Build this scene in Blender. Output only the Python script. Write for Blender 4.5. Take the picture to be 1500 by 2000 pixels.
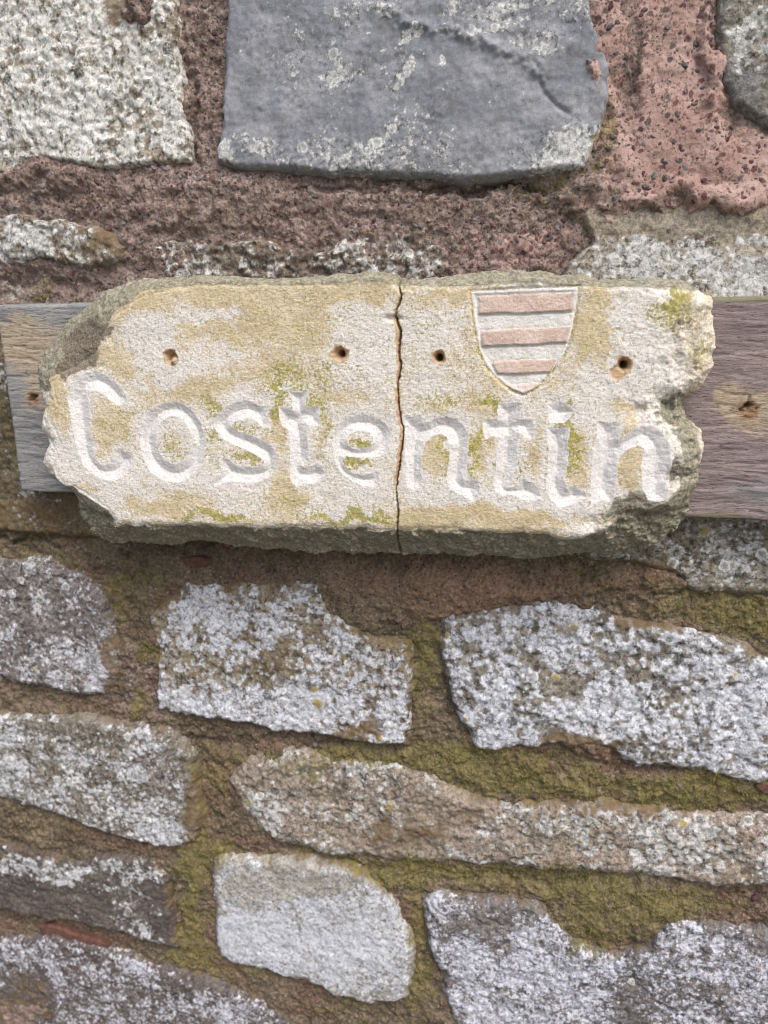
import bpy, math, random
import numpy as np

# ------------------------------------------------------------------ camera
for o in list(bpy.data.objects):
    bpy.data.objects.remove(o, do_unlink=True)
scene = bpy.context.scene
COL = scene.collection
R = math.radians
FPX, PITCH, YAW = 1444.0, R(13.1), R(9.9)
DIST = 0.576
CAM = np.array([DIST * math.tan(YAW), -DIST, 1.38])
fwd = np.array([-math.sin(YAW) * math.cos(PITCH), math.cos(YAW) * math.cos(PITCH), -math.sin(PITCH)])
rgt = np.array([math.cos(YAW), math.sin(YAW), 0.0])
upv = np.cross(rgt, fwd)
cd = bpy.data.cameras.new('camera')
cd.sensor_fit = 'VERTICAL'
cd.sensor_height = 36.0
cd.sensor_width = 27.0
cd.lens = 36.0 * FPX / 2000.0
cd.clip_start = 0.01
cd.clip_end = 500.0
cd.dof.use_dof = True
cd.dof.focus_distance = 0.52
cd.dof.aperture_fstop = 5.5
cam = bpy.data.objects.new('camera', cd)
cam.location = CAM
cam.rotation_euler = (R(90) - PITCH, 0, YAW)
COL.objects.link(cam)
scene.camera = cam

# ------------------------------------------------------------------ light
SUN_EL, SUN_AZ = R(54), R(34)          # azimuth towards the right of the wall's outward normal
world = bpy.data.worlds.new('World')
scene.world = world
world.use_nodes = True
wn = world.node_tree
sky = wn.nodes.new('ShaderNodeTexSky')
sky.sky_type = 'NISHITA'
sky.sun_disc = False
sky.sun_elevation = SUN_EL
sky.sun_rotation = math.pi - SUN_AZ
sky.air_density = 1.0
sky.dust_density = 4.5
sky.ozone_density = 0.6
wn.nodes['Background'].inputs['Strength'].default_value = 0.135
wn.links.new(sky.outputs[0], wn.nodes['Background'].inputs['Color'])
sd_ = bpy.data.lights.new('sun', 'SUN')
sd_.energy = 1.25
sd_.angle = R(28)
sd_.color = (1.0, 0.975, 0.945)
sun = bpy.data.objects.new('sun', sd_)
from mathutils import Vector
sdir = Vector((math.sin(SUN_AZ) * math.cos(SUN_EL), -math.cos(SUN_AZ) * math.cos(SUN_EL), math.sin(SUN_EL)))
sun.rotation_euler = sdir.to_track_quat('Z', 'Y').to_euler()
sun.location = (1, -2, 4)
COL.objects.link(sun)
vs = scene.view_settings
vs.view_transform = 'Standard'
vs.look = 'None'
vs.gamma = 1.0
vs.use_curve_mapping = False
vs.exposure = 0.46
scene.cycles.filter_width = 1.0

# ------------------------------------------------------------------ maths helpers
def unproj(px, py, h):
    """pixel of the 1500 x 2000 picture -> (x, z) on the plane h metres proud of the wall"""
    u = (px - 750.0) / FPX
    v = (py - 1000.0) / FPX
    d = fwd + u * rgt - v * upv
    t = (-h - CAM[1]) / d[1]
    p = CAM + t * d
    return p[0], p[2]

def proj(X, Z, h):
    dx, dy, dz = X - CAM[0], -h - CAM[1], Z - CAM[2]
    w = dx * fwd[0] + dy * fwd[1] + dz * fwd[2]
    return (750 + FPX * (dx * rgt[0] + dy * rgt[1]) / w,
            1000 - FPX * (dx * upv[0] + dy * upv[1] + dz * upv[2]) / w)

rs = np.random.RandomState(7)
ANG = rs.rand(256, 256) * 2 * np.pi
GX, GY = np.cos(ANG), np.sin(ANG)
JX, JY, JV = rs.rand(256, 256), rs.rand(256, 256), rs.rand(256, 256)

def gnoise(x, y):
    xi, yi = np.floor(x).astype(np.int64), np.floor(y).astype(np.int64)
    xf, yf = x - xi, y - yi
    a, b, c, d = xi & 255, (xi + 1) & 255, yi & 255, (yi + 1) & 255
    u = xf * xf * xf * (xf * (xf * 6 - 15) + 10)
    v = yf * yf * yf * (yf * (yf * 6 - 15) + 10)
    n00 = GX[a, c] * xf + GY[a, c] * yf
    n10 = GX[b, c] * (xf - 1) + GY[b, c] * yf
    n01 = GX[a, d] * xf + GY[a, d] * (yf - 1)
    n11 = GX[b, d] * (xf - 1) + GY[b, d] * (yf - 1)
    return 1.5 * ((n00 * (1 - u) + n10 * u) * (1 - v) + (n01 * (1 - u) + n11 * u) * v)

def fbm(x, y, size, octv=3, gain=0.5, seed=0):
    """noise with features of about `size` metres"""
    o, a, f = 0, 1.0, 1.0 / size
    for k in range(octv):
        o = o + a * gnoise(x * f + 17.3 * seed + 5.1 * k, y * f - 11.7 * seed + 9.7 * k)
        a *= gain
        f *= 2.07
    return o

def worley(x, y, size, seed=0):
    x, y = x / size + 31 * seed, y / size - 13 * seed
    xi, yi = np.floor(x).astype(np.int64), np.floor(y).astype(np.int64)
    f1 = np.full(x.shape, 9.0)
    f2 = np.full(x.shape, 9.0)
    idv = np.zeros(x.shape)
    for dx in (-1, 0, 1):
        for dy in (-1, 0, 1):
            a, b = (xi + dx) & 255, (yi + dy) & 255
            d = np.hypot(xi + dx + JX[a, b] - x, yi + dy + JY[a, b] - y)
            nearer = d < f1
            f2 = np.where(nearer, f1, np.minimum(f2, d))
            idv = np.where(nearer, JV[a, b], idv)
            f1 = np.where(nearer, d, f1)
    return f1, f2, idv

def sdf(X, Z, *loops):
    """signed distance to polygon loops (even-odd), positive inside"""
    best = np.full(X.shape, 1e9)
    inside = np.zeros(X.shape, bool)
    for P in loops:
        n = len(P)
        for i in range(n):
            (ax, az), (bx, bz) = P[i], P[(i + 1) % n]
            ex, ez = bx - ax, bz - az
            L = ex * ex + ez * ez
            if L < 1e-14:
                continue
            t = np.clip(((X - ax) * ex + (Z - az) * ez) / L, 0, 1)
            best = np.minimum(best, (X - ax - t * ex) ** 2 + (Z - az - t * ez) ** 2)
            if abs(ez) > 1e-12:
                c = ((az > Z) != (bz > Z)) & (X < ex * (Z - az) / ez + ax)
                inside ^= c
    d = np.sqrt(best)
    return np.where(inside, d, -d)

def linedist(X, Z, P):
    best = np.full(X.shape, 1e9)
    side = np.zeros(X.shape)
    for (ax, az), (bx, bz) in zip(P[:-1], P[1:]):
        ex, ez = bx - ax, bz - az
        L = ex * ex + ez * ez
        t = np.clip(((X - ax) * ex + (Z - az) * ez) / L, 0, 1)
        d = (X - ax - t * ex) ** 2 + (Z - az - t * ez) ** 2
        best = np.minimum(best, d)
    return np.sqrt(best)

def chaikin(P, n=1):
    for _ in range(n):
        Q = []
        for i in range(len(P)):
            a, b = P[i], P[(i + 1) % len(P)]
            Q += [(0.75 * a[0] + .25 * b[0], .75 * a[1] + .25 * b[1]), (.25 * a[0] + .75 * b[0], .25 * a[1] + .75 * b[1])]
        P = Q
    return P

def ss(x, a, b):
    t = np.clip((x - a) / (b - a), 0, 1)
    return t * t * (3 - 2 * t)

def topoly(P, h):
    return [unproj(p[0], p[1], h) for p in P]

def crop(x0, y0, s, P):
    return [(x0 + a / s, y0 + b / s) for a, b in P]

def blobs(PX, PY, lst):
    """sum of soft-edged patches given as (x, y, rx, ry, value)"""
    o = np.zeros(PX.shape)
    for (cx, cy, rx, ry, v) in lst:
        q = ((PX - cx) / rx) ** 2 + ((PY - cy) / ry) ** 2
        o += v * np.exp(-q * q * 0.7 - 0.3 * q)
    return o

# ------------------------------------------------------------------ mesh helpers
def grid_mesh(name, X, Z, H, fm, attrs, mat, parent=None, extra=None):
    """relief surface from lattice arrays; fm picks the faces that belong to this object"""
    r, c = X.shape
    idx = np.arange(r * c).reshape(r, c)
    q = np.stack([idx[:-1, :-1], idx[:-1, 1:], idx[1:, 1:], idx[1:, :-1]], -1)[fm]
    used = np.zeros(r * c, bool)
    used[q.ravel()] = True
    remap = np.cumsum(used) - 1
    q = remap[q]
    co = np.stack([X.ravel()[used], -H.ravel()[used], Z.ravel()[used]], -1)
    nv, nf = len(co), len(q)
    loops = q.ravel()
    starts = np.arange(nf) * 4
    if extra is not None:                      # a closing n-gon at the back
        co = np.concatenate([co, extra])
        loops = np.concatenate([loops, np.arange(nv, nv + len(extra))])
        starts = np.concatenate([starts, [nf * 4]])
        nf += 1
    me = bpy.data.meshes.new(name)
    me.vertices.add(len(co))
    me.vertices.foreach_set('co', co.astype(np.float32).ravel())
    me.loops.add(len(loops))
    me.loops.foreach_set('vertex_index', loops.astype(np.int32))
    me.polygons.add(nf)
    me.polygons.foreach_set('loop_start', starts.astype(np.int32))
    me.polygons.foreach_set('use_smooth', np.ones(nf, bool))
    me.update(calc_edges=True)
    for k, arrs in attrs.items():
        a = me.attributes.new(k, 'FLOAT_VECTOR', 'POINT')
        v = np.zeros((len(co), 3), np.float32)
        for i, ar in enumerate(arrs):
            v[:nv, i] = ar.ravel()[used]
        a.data.foreach_set('vector', v.ravel())
    me.materials.append(mat)
    ob = bpy.data.objects.new(name, me)
    COL.objects.link(ob)
    if parent:
        ob.parent = parent
    return ob

def empty(name, loc, label, cat):
    o = bpy.data.objects.new(name, None)
    o.empty_display_size = 0.05
    o.location = loc
    o['label'] = label
    o['category'] = cat
    COL.objects.link(o)
    bpy.context.view_layer.update()
    return o

def attach(o, parent):
    o.parent = parent
    o.matrix_parent_inverse = parent.matrix_world.inverted()

# ------------------------------------------------------------------ material helpers
class NT:
    def __init__(self, name, seed=0.0):
        self.m = bpy.data.materials.new(name)
        self.m.use_nodes = True
        self.t = self.m.node_tree
        self.b = self.t.nodes['Principled BSDF']
        self.b.inputs['Specular IOR Level'].default_value = 0.2
        self.b.inputs['Roughness'].default_value = 0.9
        g = self.t.nodes.new('ShaderNodeNewGeometry')
        self.pos = self.vadd(g.outputs['Position'], (seed * 1.37, seed * 0.71, -seed * 2.11))
        self.k = 0
    def lk(self, a, b):
        if isinstance(a, bpy.types.NodeSocket):
            self.t.links.new(a, b)
        else:
            b.default_value = a
    def vadd(self, a, v):
        n = self.t.nodes.new('ShaderNodeVectorMath')
        self.lk(a, n.inputs[0])
        n.inputs[1].default_value = v
        return n.outputs[0]
    def vmul(self, a, v):
        n = self.t.nodes.new('ShaderNodeVectorMath')
        n.operation = 'MULTIPLY'
        self.lk(a, n.inputs[0])
        n.inputs[1].default_value = v
        return n.outputs[0]
    def noise(self, scale, detail=4, rough=0.6, vec=None, dist=0.0):
        n = self.t.nodes.new('ShaderNodeTexNoise')
        self.k += 1
        v = self.vadd(vec or self.pos, (3.1 * self.k, -1.7 * self.k, 2.3 * self.k))
        self.lk(v, n.inputs['Vector'])
        n.inputs['Scale'].default_value = scale
        n.inputs['Detail'].default_value = detail
        n.inputs['Roughness'].default_value = rough
        n.inputs['Distortion'].default_value = dist
        return n.outputs[0]
    def vor(self, scale, vec=None, out='Distance', feature='F1'):
        n = self.t.nodes.new('ShaderNodeTexVoronoi')
        n.feature = feature
        self.lk(vec or self.pos, n.inputs['Vector'])
        n.inputs['Scale'].default_value = scale
        return n.outputs[out]
    def warp(self, vec, scale, amt):
        n = self.t.nodes.new('ShaderNodeTexNoise')
        self.lk(vec, n.inputs['Vector'])
        n.inputs['Scale'].default_value = scale
        n.inputs['Detail'].default_value = 2
        s = self.t.nodes.new('ShaderNodeVectorMath')
        s.operation = 'MULTIPLY_ADD'
        self.lk(n.outputs['Color'], s.inputs[0])
        s.inputs[1].default_value = (amt,) * 3
        self.lk(vec, s.inputs[2])
        return s.outputs[0]
    def M(self, op, a, b=0.0, c=0.0):
        n = self.t.nodes.new('ShaderNodeMath')
        n.operation = op
        self.lk(a, n.inputs[0])
        self.lk(b, n.inputs[1])
        self.lk(c, n.inputs[2])
        return n.outputs[0]
    def ss(self, x, a, b, lo=0.0, hi=1.0):
        n = self.t.nodes.new('ShaderNodeMapRange')
        n.interpolation_type = 'SMOOTHSTEP'
        self.lk(x, n.inputs[0])
        self.lk(a, n.inputs[1])
        self.lk(b, n.inputs[2])
        self.lk(lo, n.inputs[3])
        self.lk(hi, n.inputs[4])
        return n.outputs[0]
    def over(self, x, thr, w):
        """1 where x is above thr (socket), soft over +-w"""
        return self.ss(self.M('SUBTRACT', x, thr), -w, w)
    def mix(self, f, a, b, mode='MIX'):
        n = self.t.nodes.new('ShaderNodeMix')
        n.data_type = 'RGBA'
        n.blend_type = mode
        self.lk(f, n.inputs[0])
        for s, i in ((a, 6), (b, 7)):
            if isinstance(s, tuple):
                s = s + (1.0,) if len(s) == 3 else s
            self.lk(s, n.inputs[i])
        return n.outputs[2]
    def gray(self, f):
        n = self.t.nodes.new('ShaderNodeCombineColor')
        for i in range(3):
            self.lk(f, n.inputs[i])
        return n.outputs[0]
    def attr(self, name):
        a = self.t.nodes.new('ShaderNodeAttribute')
        a.attribute_name = name
        s = self.t.nodes.new('ShaderNodeSeparateXYZ')
        self.lk(a.outputs['Vector'], s.inputs[0])
        return s.outputs[0], s.outputs[1], s.outputs[2]
    def finish(self, color, height, dist=0.001, strength=1.0, rough=None):
        self.lk(color, self.b.inputs['Base Color'])
        n = self.t.nodes.new('ShaderNodeBump')
        self.lk(strength, n.inputs['Strength'])
        n.inputs['Distance'].default_value = dist
        self.lk(height, n.inputs['Height'])
        self.t.links.new(n.outputs[0], self.b.inputs['Normal'])
        if rough is not None:
            self.lk(rough, self.b.inputs['Roughness'])
        return self.m

def wsum(nt, *pairs):
    o = None
    for s, w in pairs:
        p = nt.M('MULTIPLY', s, w)
        o = p if o is None else nt.M('ADD', o, p)
    return o

def stone_material(name, seed, c1, c2, c3, lc=(.62, .63, .62), lc2=(.40, .41, .39), mossc=(.16, .15, .03),
                   ls=1.0, pit=0.6, rough_bump=1.0, grain=1.0, spots=1.0):
    nt = NT(name, seed)
    lich, moss, dirt = nt.attr('mask')
    wp = nt.warp(nt.pos, 160 * ls, 0.004)
    n1 = nt.noise(22, 3, .62)
    n2 = nt.noise(85, 5, .66)
    n3 = nt.noise(330, 3, .7)
    n4 = nt.noise(900, 3, .62)
    base = nt.mix(nt.ss(n1, .38, .62), c1, c2)
    base = nt.mix(nt.ss(n2, .48, .66, 0, .75), base, c3)
    base = nt.mix(1.0, base, nt.gray(nt.ss(n3, .25, .75, 1 - .45 * grain, 1 + .45 * grain)), 'MULTIPLY')
    base = nt.mix(1.0, base, nt.gray(nt.ss(n4, .25, .75, 1 - .25 * grain, 1 + .25 * grain)), 'MULTIPLY')
    # lichen crust: clumps of small rosettes
    la = nt.noise(60 * ls, 3, .6)
    lb = nt.noise(185 * ls, 4, .62)
    va = nt.vor(240 * ls, wp)
    wq = nt.warp(nt.pos, 420, 0.0035)
    vn = nt.t.nodes.new('ShaderNodeTexVoronoi')
    nt.lk(wq, vn.inputs['Vector'])
    vn.inputs['Scale'].default_value = 78 * (.7 + .3 * ls)
    vb = vn.outputs['Distance']
    sc = nt.t.nodes.new('ShaderNodeSeparateColor')
    nt.lk(vn.outputs['Color'], sc.inputs[0])
    srad = nt.M('MULTIPLY_ADD', sc.outputs[1], .26, .10)
    spot = nt.M('MULTIPLY', nt.over(srad, vb, .05), nt.ss(sc.outputs[0], .42, .44))
    isdark = nt.ss(sc.outputs[2], .26, .24)
    isochre = nt.ss(sc.outputs[2], .955, .96)
    lon = nt.ss(lich, .20, .40)
    lightspot = nt.M('MULTIPLY', nt.M('MULTIPLY', spot, nt.ss(sc.outputs[2], .50, .52)), nt.M('MULTIPLY', lon, .85 * spots))
    darkspot = nt.M('MULTIPLY', nt.M('MULTIPLY', spot, isdark), nt.M('MULTIPLY', lon, .80 * spots))
    ochrespot = nt.M('MULTIPLY', nt.M('MULTIPLY', spot, isochre), nt.M('MULTIPLY', lon, .8 * spots * (grain > .5)))
    lf = wsum(nt, (la, .42), (lb, .70), (va, -.16), (vb, -.10))
    thr = nt.M('MULTIPLY_ADD', lich, -.42, .68)
    m = nt.over(lf, thr, .036)
    film = nt.M('MULTIPLY', nt.over(lf, nt.M('SUBTRACT', thr, .05), .06), .55)
    pn = nt.noise(640 * ls, 3, .68)
    pits = nt.M('MULTIPLY', nt.ss(pn, .50, .60), pit)
    lcol = nt.mix(nt.ss(n3, .36, .58), lc2, lc)
    lcol = nt.mix(nt.ss(va, .08, .45, .55, 0), lcol, (.82, .82, .82))
    m2 = nt.M('MULTIPLY', m, nt.M('SUBTRACT', 1.0, pits))
    crev = nt.M('MULTIPLY', nt.ss(nt.noise(250 * ls, 3, .66), .455, .385), nt.M('MULTIPLY', nt.ss(lich, .1, .5), min(.9, 1.3 * pit)))
    base = nt.mix(film, base, lc2)
    base = nt.mix(crev, base, (.05, .043, .038))
    col = nt.mix(nt.M('MULTIPLY', m2, nt.M('MULTIPLY_ADD', crev, -.8, 1.0)), base, lcol)
    rim = nt.ss(nt.M('DIVIDE', vb, srad), .5, .95)
    col = nt.mix(nt.M('MULTIPLY', lightspot, nt.M('SUBTRACT', 1.0, pits)), col, nt.mix(rim, lc2, (.80, .80, .79)))
    col = nt.mix(nt.M('MULTIPLY', darkspot, nt.ss(n4, .62, .42, .35, 1.0)), col, (.055, .052, .05))
    col = nt.mix(ochrespot, col, (.36, .27, .045))
    # soil and mortar dust
    df = nt.over(wsum(nt, (nt.noise(75, 6, .68), .6), (n3, .4)), nt.M('MULTIPLY_ADD', dirt, -.5, .72), .07)
    col = nt.mix(nt.M('MULTIPLY', df, .85), col, nt.mix(n3, (.10, .068, .035), (.24, .165, .09)))
    # algae and moss
    mo = nt.noise(110, 6, .72)
    mf = nt.over(wsum(nt, (mo, .62), (n4, .38)), nt.M('MULTIPLY_ADD', moss, -.5, .74), .09)
    col = nt.mix(nt.M('MULTIPLY', mf, .85), col, nt.mix(nt.ss(n3, .35, .65), mossc, (mossc[0] * 1.9, mossc[1] * 1.75, mossc[2] * 1.3)))
    hgt = wsum(nt, (lb, .9), (n3, .7), (pn, -.35), (lightspot, .35))
    return nt.finish(col, hgt, .00125 * rough_bump, .9)

def nt_strength(nt, pink):
    return nt.ss(pink, .1, .6, 1.0, .45)

def mortar_material():
    nt = NT('mortar', 3.3)
    pink, moss, dark = nt.attr('mask')
    lich, purp, tan = nt.attr('mask2')
    n1 = nt.noise(30, 5, .65)
    n2 = nt.noise(110, 4, .68)
    n3 = nt.noise(360, 3, .7)
    n4 = nt.noise(950, 3, .65)
    wp = nt.warp(nt.pos, 300, .003)
    cell = nt.vor(420, wp, 'Color')
    vd = nt.vor(420, wp)
    sep = nt.t.nodes.new('ShaderNodeSeparateColor')
    nt.lk(cell, sep.inputs[0])
    c1, c2 = sep.outputs[0], sep.outputs[1]
    cellb = nt.vor(190, wp, 'Color')
    vdb = nt.vor(190, wp)
    sepb = nt.t.nodes.new('ShaderNodeSeparateColor')
    nt.lk(cellb, sepb.inputs[0])
    brown = nt.mix(nt.ss(n1, .38, .62), (.135, .108, .072), (.215, .17, .118))
    brown = nt.mix(nt.ss(nt.noise(16, 3, .6), .5, .64, 0, .8), brown, (.19, .125, .09))
    brown = nt.mix(nt.ss(n2, .46, .36, 0, .6), brown, (.06, .048, .03))
    purple = nt.mix(nt.ss(n2, .4, .62), (.215, .16, .138), (.365, .282, .25))
    base = nt.mix(purp, brown, purple)
    base = nt.mix(tan, base, (.33, .21, .145))
    base = nt.mix(1.0, base, nt.gray(nt.ss(n3, .25, .75, .55, 1.4)), 'MULTIPLY')
    # sand grains of several colours
    gm = nt.M('MULTIPLY', nt.ss(c1, .62, .66), nt.ss(vd, .5, .3))
    gcol = nt.mix(nt.ss(c2, .3, .8), (.045, .035, .035), (.36, .27, .24))
    base = nt.mix(nt.M('MULTIPLY', gm, .75), base, gcol)
    # smooth pink pointing with dark grit in it
    pk = nt.over(wsum(nt, (n2, .5), (n3, .5)), nt.M('MULTIPLY_ADD', pink, -.62, .78), .05)
    pinkc = nt.mix(nt.ss(n1, .4, .6), (.37, .245, .21), (.47, .335, .295))
    pits = nt.ss(wsum(nt, (nt.noise(520, 3, .72), .75), (n2, .35)), .575, .64)
    pinkc = nt.mix(nt.M('MULTIPLY', pits, .8), pinkc, (.16, .09, .07))
    g2 = nt.M('MULTIPLY', nt.ss(sepb.outputs[0], .66, .7), nt.ss(vdb, .42, .3))
    pinkc = nt.mix(nt.M('MULTIPLY', g2, .8), pinkc, nt.mix(sepb.outputs[1], (.045, .04, .045), (.15, .04, .045)))
    col = nt.mix(pk, base, pinkc)
    lf = nt.over(wsum(nt, (nt.noise(70, 6, .7), .5), (nt.noise(260, 6, .74), .5)), nt.M('MULTIPLY_ADD', lich, -.5, .75), .05)
    col = nt.mix(nt.M('MULTIPLY', lf, .85), col, nt.mix(n3, (.34, .33, .30), (.66, .66, .63)))
    mf = nt.over(wsum(nt, (nt.noise(60, 4, .7), .45), (nt.noise(170, 3, .7), .45), (n4, .20)), nt.M('MULTIPLY_ADD', moss, -.42, .82), .10)
    mcol = nt.mix(nt.ss(n3, .36, .64), (.125, .11, .05), (.265, .23, .085))
    mcol = nt.mix(nt.ss(n2, .5, .7, 0, .6), mcol, (.34, .30, .09))
    col = nt.mix(nt.M('MULTIPLY', mf, .66), col, mcol)
    hgt = wsum(nt, (n2, .6), (n3, 1.0), (n4, .5), (vd, -.5))
    return nt.finish(col, hgt, .0013, nt_strength(nt, pink))

def sign_material():
    nt = NT('sandstone', 1.9)
    white, moss, grey = nt.attr('mask')
    raw, dark, pale = nt.attr('mask2')
    n1 = nt.noise(28, 5, .62)
    n2 = nt.noise(100, 4, .68)
    n3 = nt.noise(380, 3, .72)
    n4 = nt.noise(1100, 3, .66)
    stv = nt.vmul(nt.pos, (1.0, 1.0, 3.2))
    st = nt.noise(420, 4, .7, stv, .6)
    tan = nt.mix(nt.ss(n1, .36, .64), (.60, .495, .31), (.68, .585, .415))
    tan = nt.mix(nt.ss(n2, .5, .68, 0, .6), tan, (.56, .495, .31))
    tan = nt.mix(1.0, tan, nt.gray(nt.ss(st, .25, .75, .74, 1.22)), 'MULTIPLY')
    wf = wsum(nt, (nt.noise(60, 4, .68), .30), (nt.noise(240, 3, .74), .30), (nt.noise(760, 3, .7), .85))
    wm = nt.over(wf, nt.M('MULTIPLY_ADD', white, -.44, .955), .10)
    wcol = nt.mix(nt.ss(n4, .3, .7), (.70, .67, .625), (.83, .81, .785))
    col = nt.mix(nt.M('MULTIPLY', wm, .93), tan, wcol)
    pitm = nt.ss(nt.noise(480, 3, .74), .555, .615)
    col = nt.mix(nt.M('MULTIPLY', pitm, .62), col, (.34, .275, .14))
    mf = nt.over(wsum(nt, (nt.noise(75, 3, .7), .30), (nt.noise(560, 3, .72), .80)), nt.M('MULTIPLY_ADD', moss, -.36, .765), .03)
    col = nt.mix(nt.M('MULTIPLY', mf, .8), col, nt.mix(nt.ss(n3, .4, .62), (.24, .22, .025), (.46, .41, .06)))
    # grey-green weathered crust of the broken edges
    gf = nt.over(wsum(nt, (nt.noise(65, 6, .7), .6), (n3, .4)), nt.M('MULTIPLY_ADD', grey, -.75, .87), .09)
    gcol = nt.mix(nt.ss(n3, .36, .64), (.13, .125, .08), (.36, .34, .26))
    gcol = nt.mix(nt.ss(n4, .55, .72, 0, .7), gcol, (.60, .57, .47))
    col = nt.mix(nt.M('MULTIPLY', gf, .9), col, gcol)
    df = nt.over(wsum(nt, (nt.noise(120, 6, .72), .55), (n3, .45)), nt.M('MULTIPLY_ADD', dark, -.62, .80), .09)
    col = nt.mix(nt.M('MULTIPLY', df, .85), col, nt.mix(nt.ss(n4, .4, .66), (.10, .085, .06), (.30, .245, .20)))
    rf = nt.over(wsum(nt, (n2, .5), (n3, .5)), nt.M('MULTIPLY_ADD', raw, -.8, .9), .05)
    col = nt.mix(rf, col, nt.mix(n3, (.44, .30, .18), (.66, .50, .34)))
    hgt = wsum(nt, (n2, .5), (n3, .8), (st, .5))
    return nt.finish(col, hgt, .0008, .9)

def paint_material(name, c1, c2, seed, specks=.5, green=.25, crust=False):
    nt = NT(name, seed)
    n2 = nt.noise(120, 6, .68)
    n3 = nt.noise(420, 5, .7)
    n4 = nt.noise(1000, 3, .66)
    col = nt.mix(nt.ss(n2, .38, .62), c1, c2)
    col = nt.mix(1.0, col, nt.gray(nt.ss(n4, .3, .7, .92, 1.06)), 'MULTIPLY')
    sp = nt.ss(nt.noise(720, 3, .66), .62, .70)
    col = nt.mix(nt.M('MULTIPLY', sp, specks), col, (.22, .19, .12))
    gm = nt.ss(wsum(nt, (nt.noise(60, 4, .7), .5), (nt.noise(620, 3, .7), .5)), .56, .64)
    col = nt.mix(nt.M('MULTIPLY', gm, green), col, (.42, .39, .14))
    if crust:
        _, _, grey = nt.attr('mask')
        _, dark, _ = nt.attr('mask2')
        cf = nt.over(wsum(nt, (nt.noise(65, 4, .7), .6), (n3, .4)), nt.M('MULTIPLY_ADD', nt.M('MAXIMUM', grey, dark), -.45, .82), .09)
        col = nt.mix(nt.M('MULTIPLY', cf, .85), col, nt.mix(nt.ss(n3, .36, .64), (.16, .15, .10), (.45, .43, .35)))
    return nt.finish(col, wsum(nt, (n2, .6), (n3, .8), (n4, .6)), .0008, .8)

def wood_material():
    nt = NT('weathered_wood', 5.2)
    pinkm, tanm, green = nt.attr('mask')
    raw, darkm, _ = nt.attr('mask2')
    gv = nt.vmul(nt.warp(nt.pos, 9, .006), (1.0, 1.0, 9.0))
    g1 = nt.noise(28, 6, .66, gv)
    g2 = nt.noise(95, 6, .7, gv)
    g3 = nt.noise(300, 4, .70, nt.vmul(nt.pos, (1, 1, 3.6)), .5)
    n1 = nt.noise(20, 5, .65)
    n4 = nt.noise(900, 3, .65)
    grey = nt.mix(nt.ss(g1, .36, .64), (.215, .22, .228), (.345, .342, .338))
    pk = nt.mix(nt.ss(g1, .36, .64), (.225, .18, .178), (.335, .275, .268))
    col = nt.mix(nt.over(wsum(nt, (n1, .5), (g1, .5)), nt.M('MULTIPLY_ADD', pinkm, -.7, .85), .12), grey, pk)
    col = nt.mix(nt.M('MULTIPLY', nt.over(wsum(nt, (n1, .3), (g2, .4), (g3, .3)), nt.M('MULTIPLY_ADD', tanm, -.6, .8), .07), .8), col, nt.mix(g3, (.36, .27, .17), (.60, .50, .36)))
    crack = nt.ss(wsum(nt, (g2, .5), (g3, .5)), .45, .40)
    col = nt.mix(nt.M('MULTIPLY', crack, .75), col, (.045, .04, .042))
    col = nt.mix(nt.M('MULTIPLY', nt.ss(g3, .55, .72), .4), col, (.55, .51, .47))
    col = nt.mix(nt.M('MULTIPLY', nt.over(g2, nt.M('MULTIPLY_ADD', green, -.6, .8), .1), .7), col, (.19, .19, .10))
    col = nt.mix(raw, col, nt.mix(g3, (.10, .055, .03), (.46, .30, .19)))
    col = nt.mix(darkm, col, (.03, .025, .02))
    return nt.finish(col, wsum(nt, (g2, .7), (g3, 1.0)), .0009, 1.0)

def plain_material(name, c1, c2, seed, scale=250, rough=.85):
    nt = NT(name, seed)
    n = nt.noise(scale, 5, .7)
    col = nt.mix(nt.ss(n, .35, .65), c1, c2)
    return nt.finish(col, n, .001, .7)

# ------------------------------------------------------------------ wall lattice
GS = 0.0011
cx_, cz_ = zip(*[unproj(px, py, 0.012) for px in (-60, 1560) for py in (-60, 2060)])
PAD = 0.035
xs = np.arange(min(cx_) - PAD, max(cx_) + PAD, GS)
zs = np.arange(min(cz_) - PAD, max(cz_) + PAD, GS)
LX, LZ = np.meshgrid(xs, zs)
LPX, LPY = proj(LX, LZ, 0.014)
# ragged coordinates so that traced patches get natural borders
w1, w2 = fbm(LX, LZ, .030, 4, .55, 1), fbm(LX, LZ, .030, 4, .55, 2)
WPX, WPY = LPX + 26 * w1, LPY + 26 * w2
EX = LX + .0030 * fbm(LX, LZ, .020, 4, .55, 3)
EZ = LZ + .0030 * fbm(LX, LZ, .020, 4, .55, 4)
NBIG = fbm(LX, LZ, .075, 3, .5, 5)
NMID = fbm(LX, LZ, .018, 3, .55, 6)
NFIN = fbm(LX, LZ, .0055, 2, .6, 7)
STRAT = fbm(LX * .35, LZ, .014, 4, .6, 8)
WF1, WF2, WID = worley(EX, EZ, .009, 1)
GF1, GF2, GID = worley(LX, LZ, .0042, 2)

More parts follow.
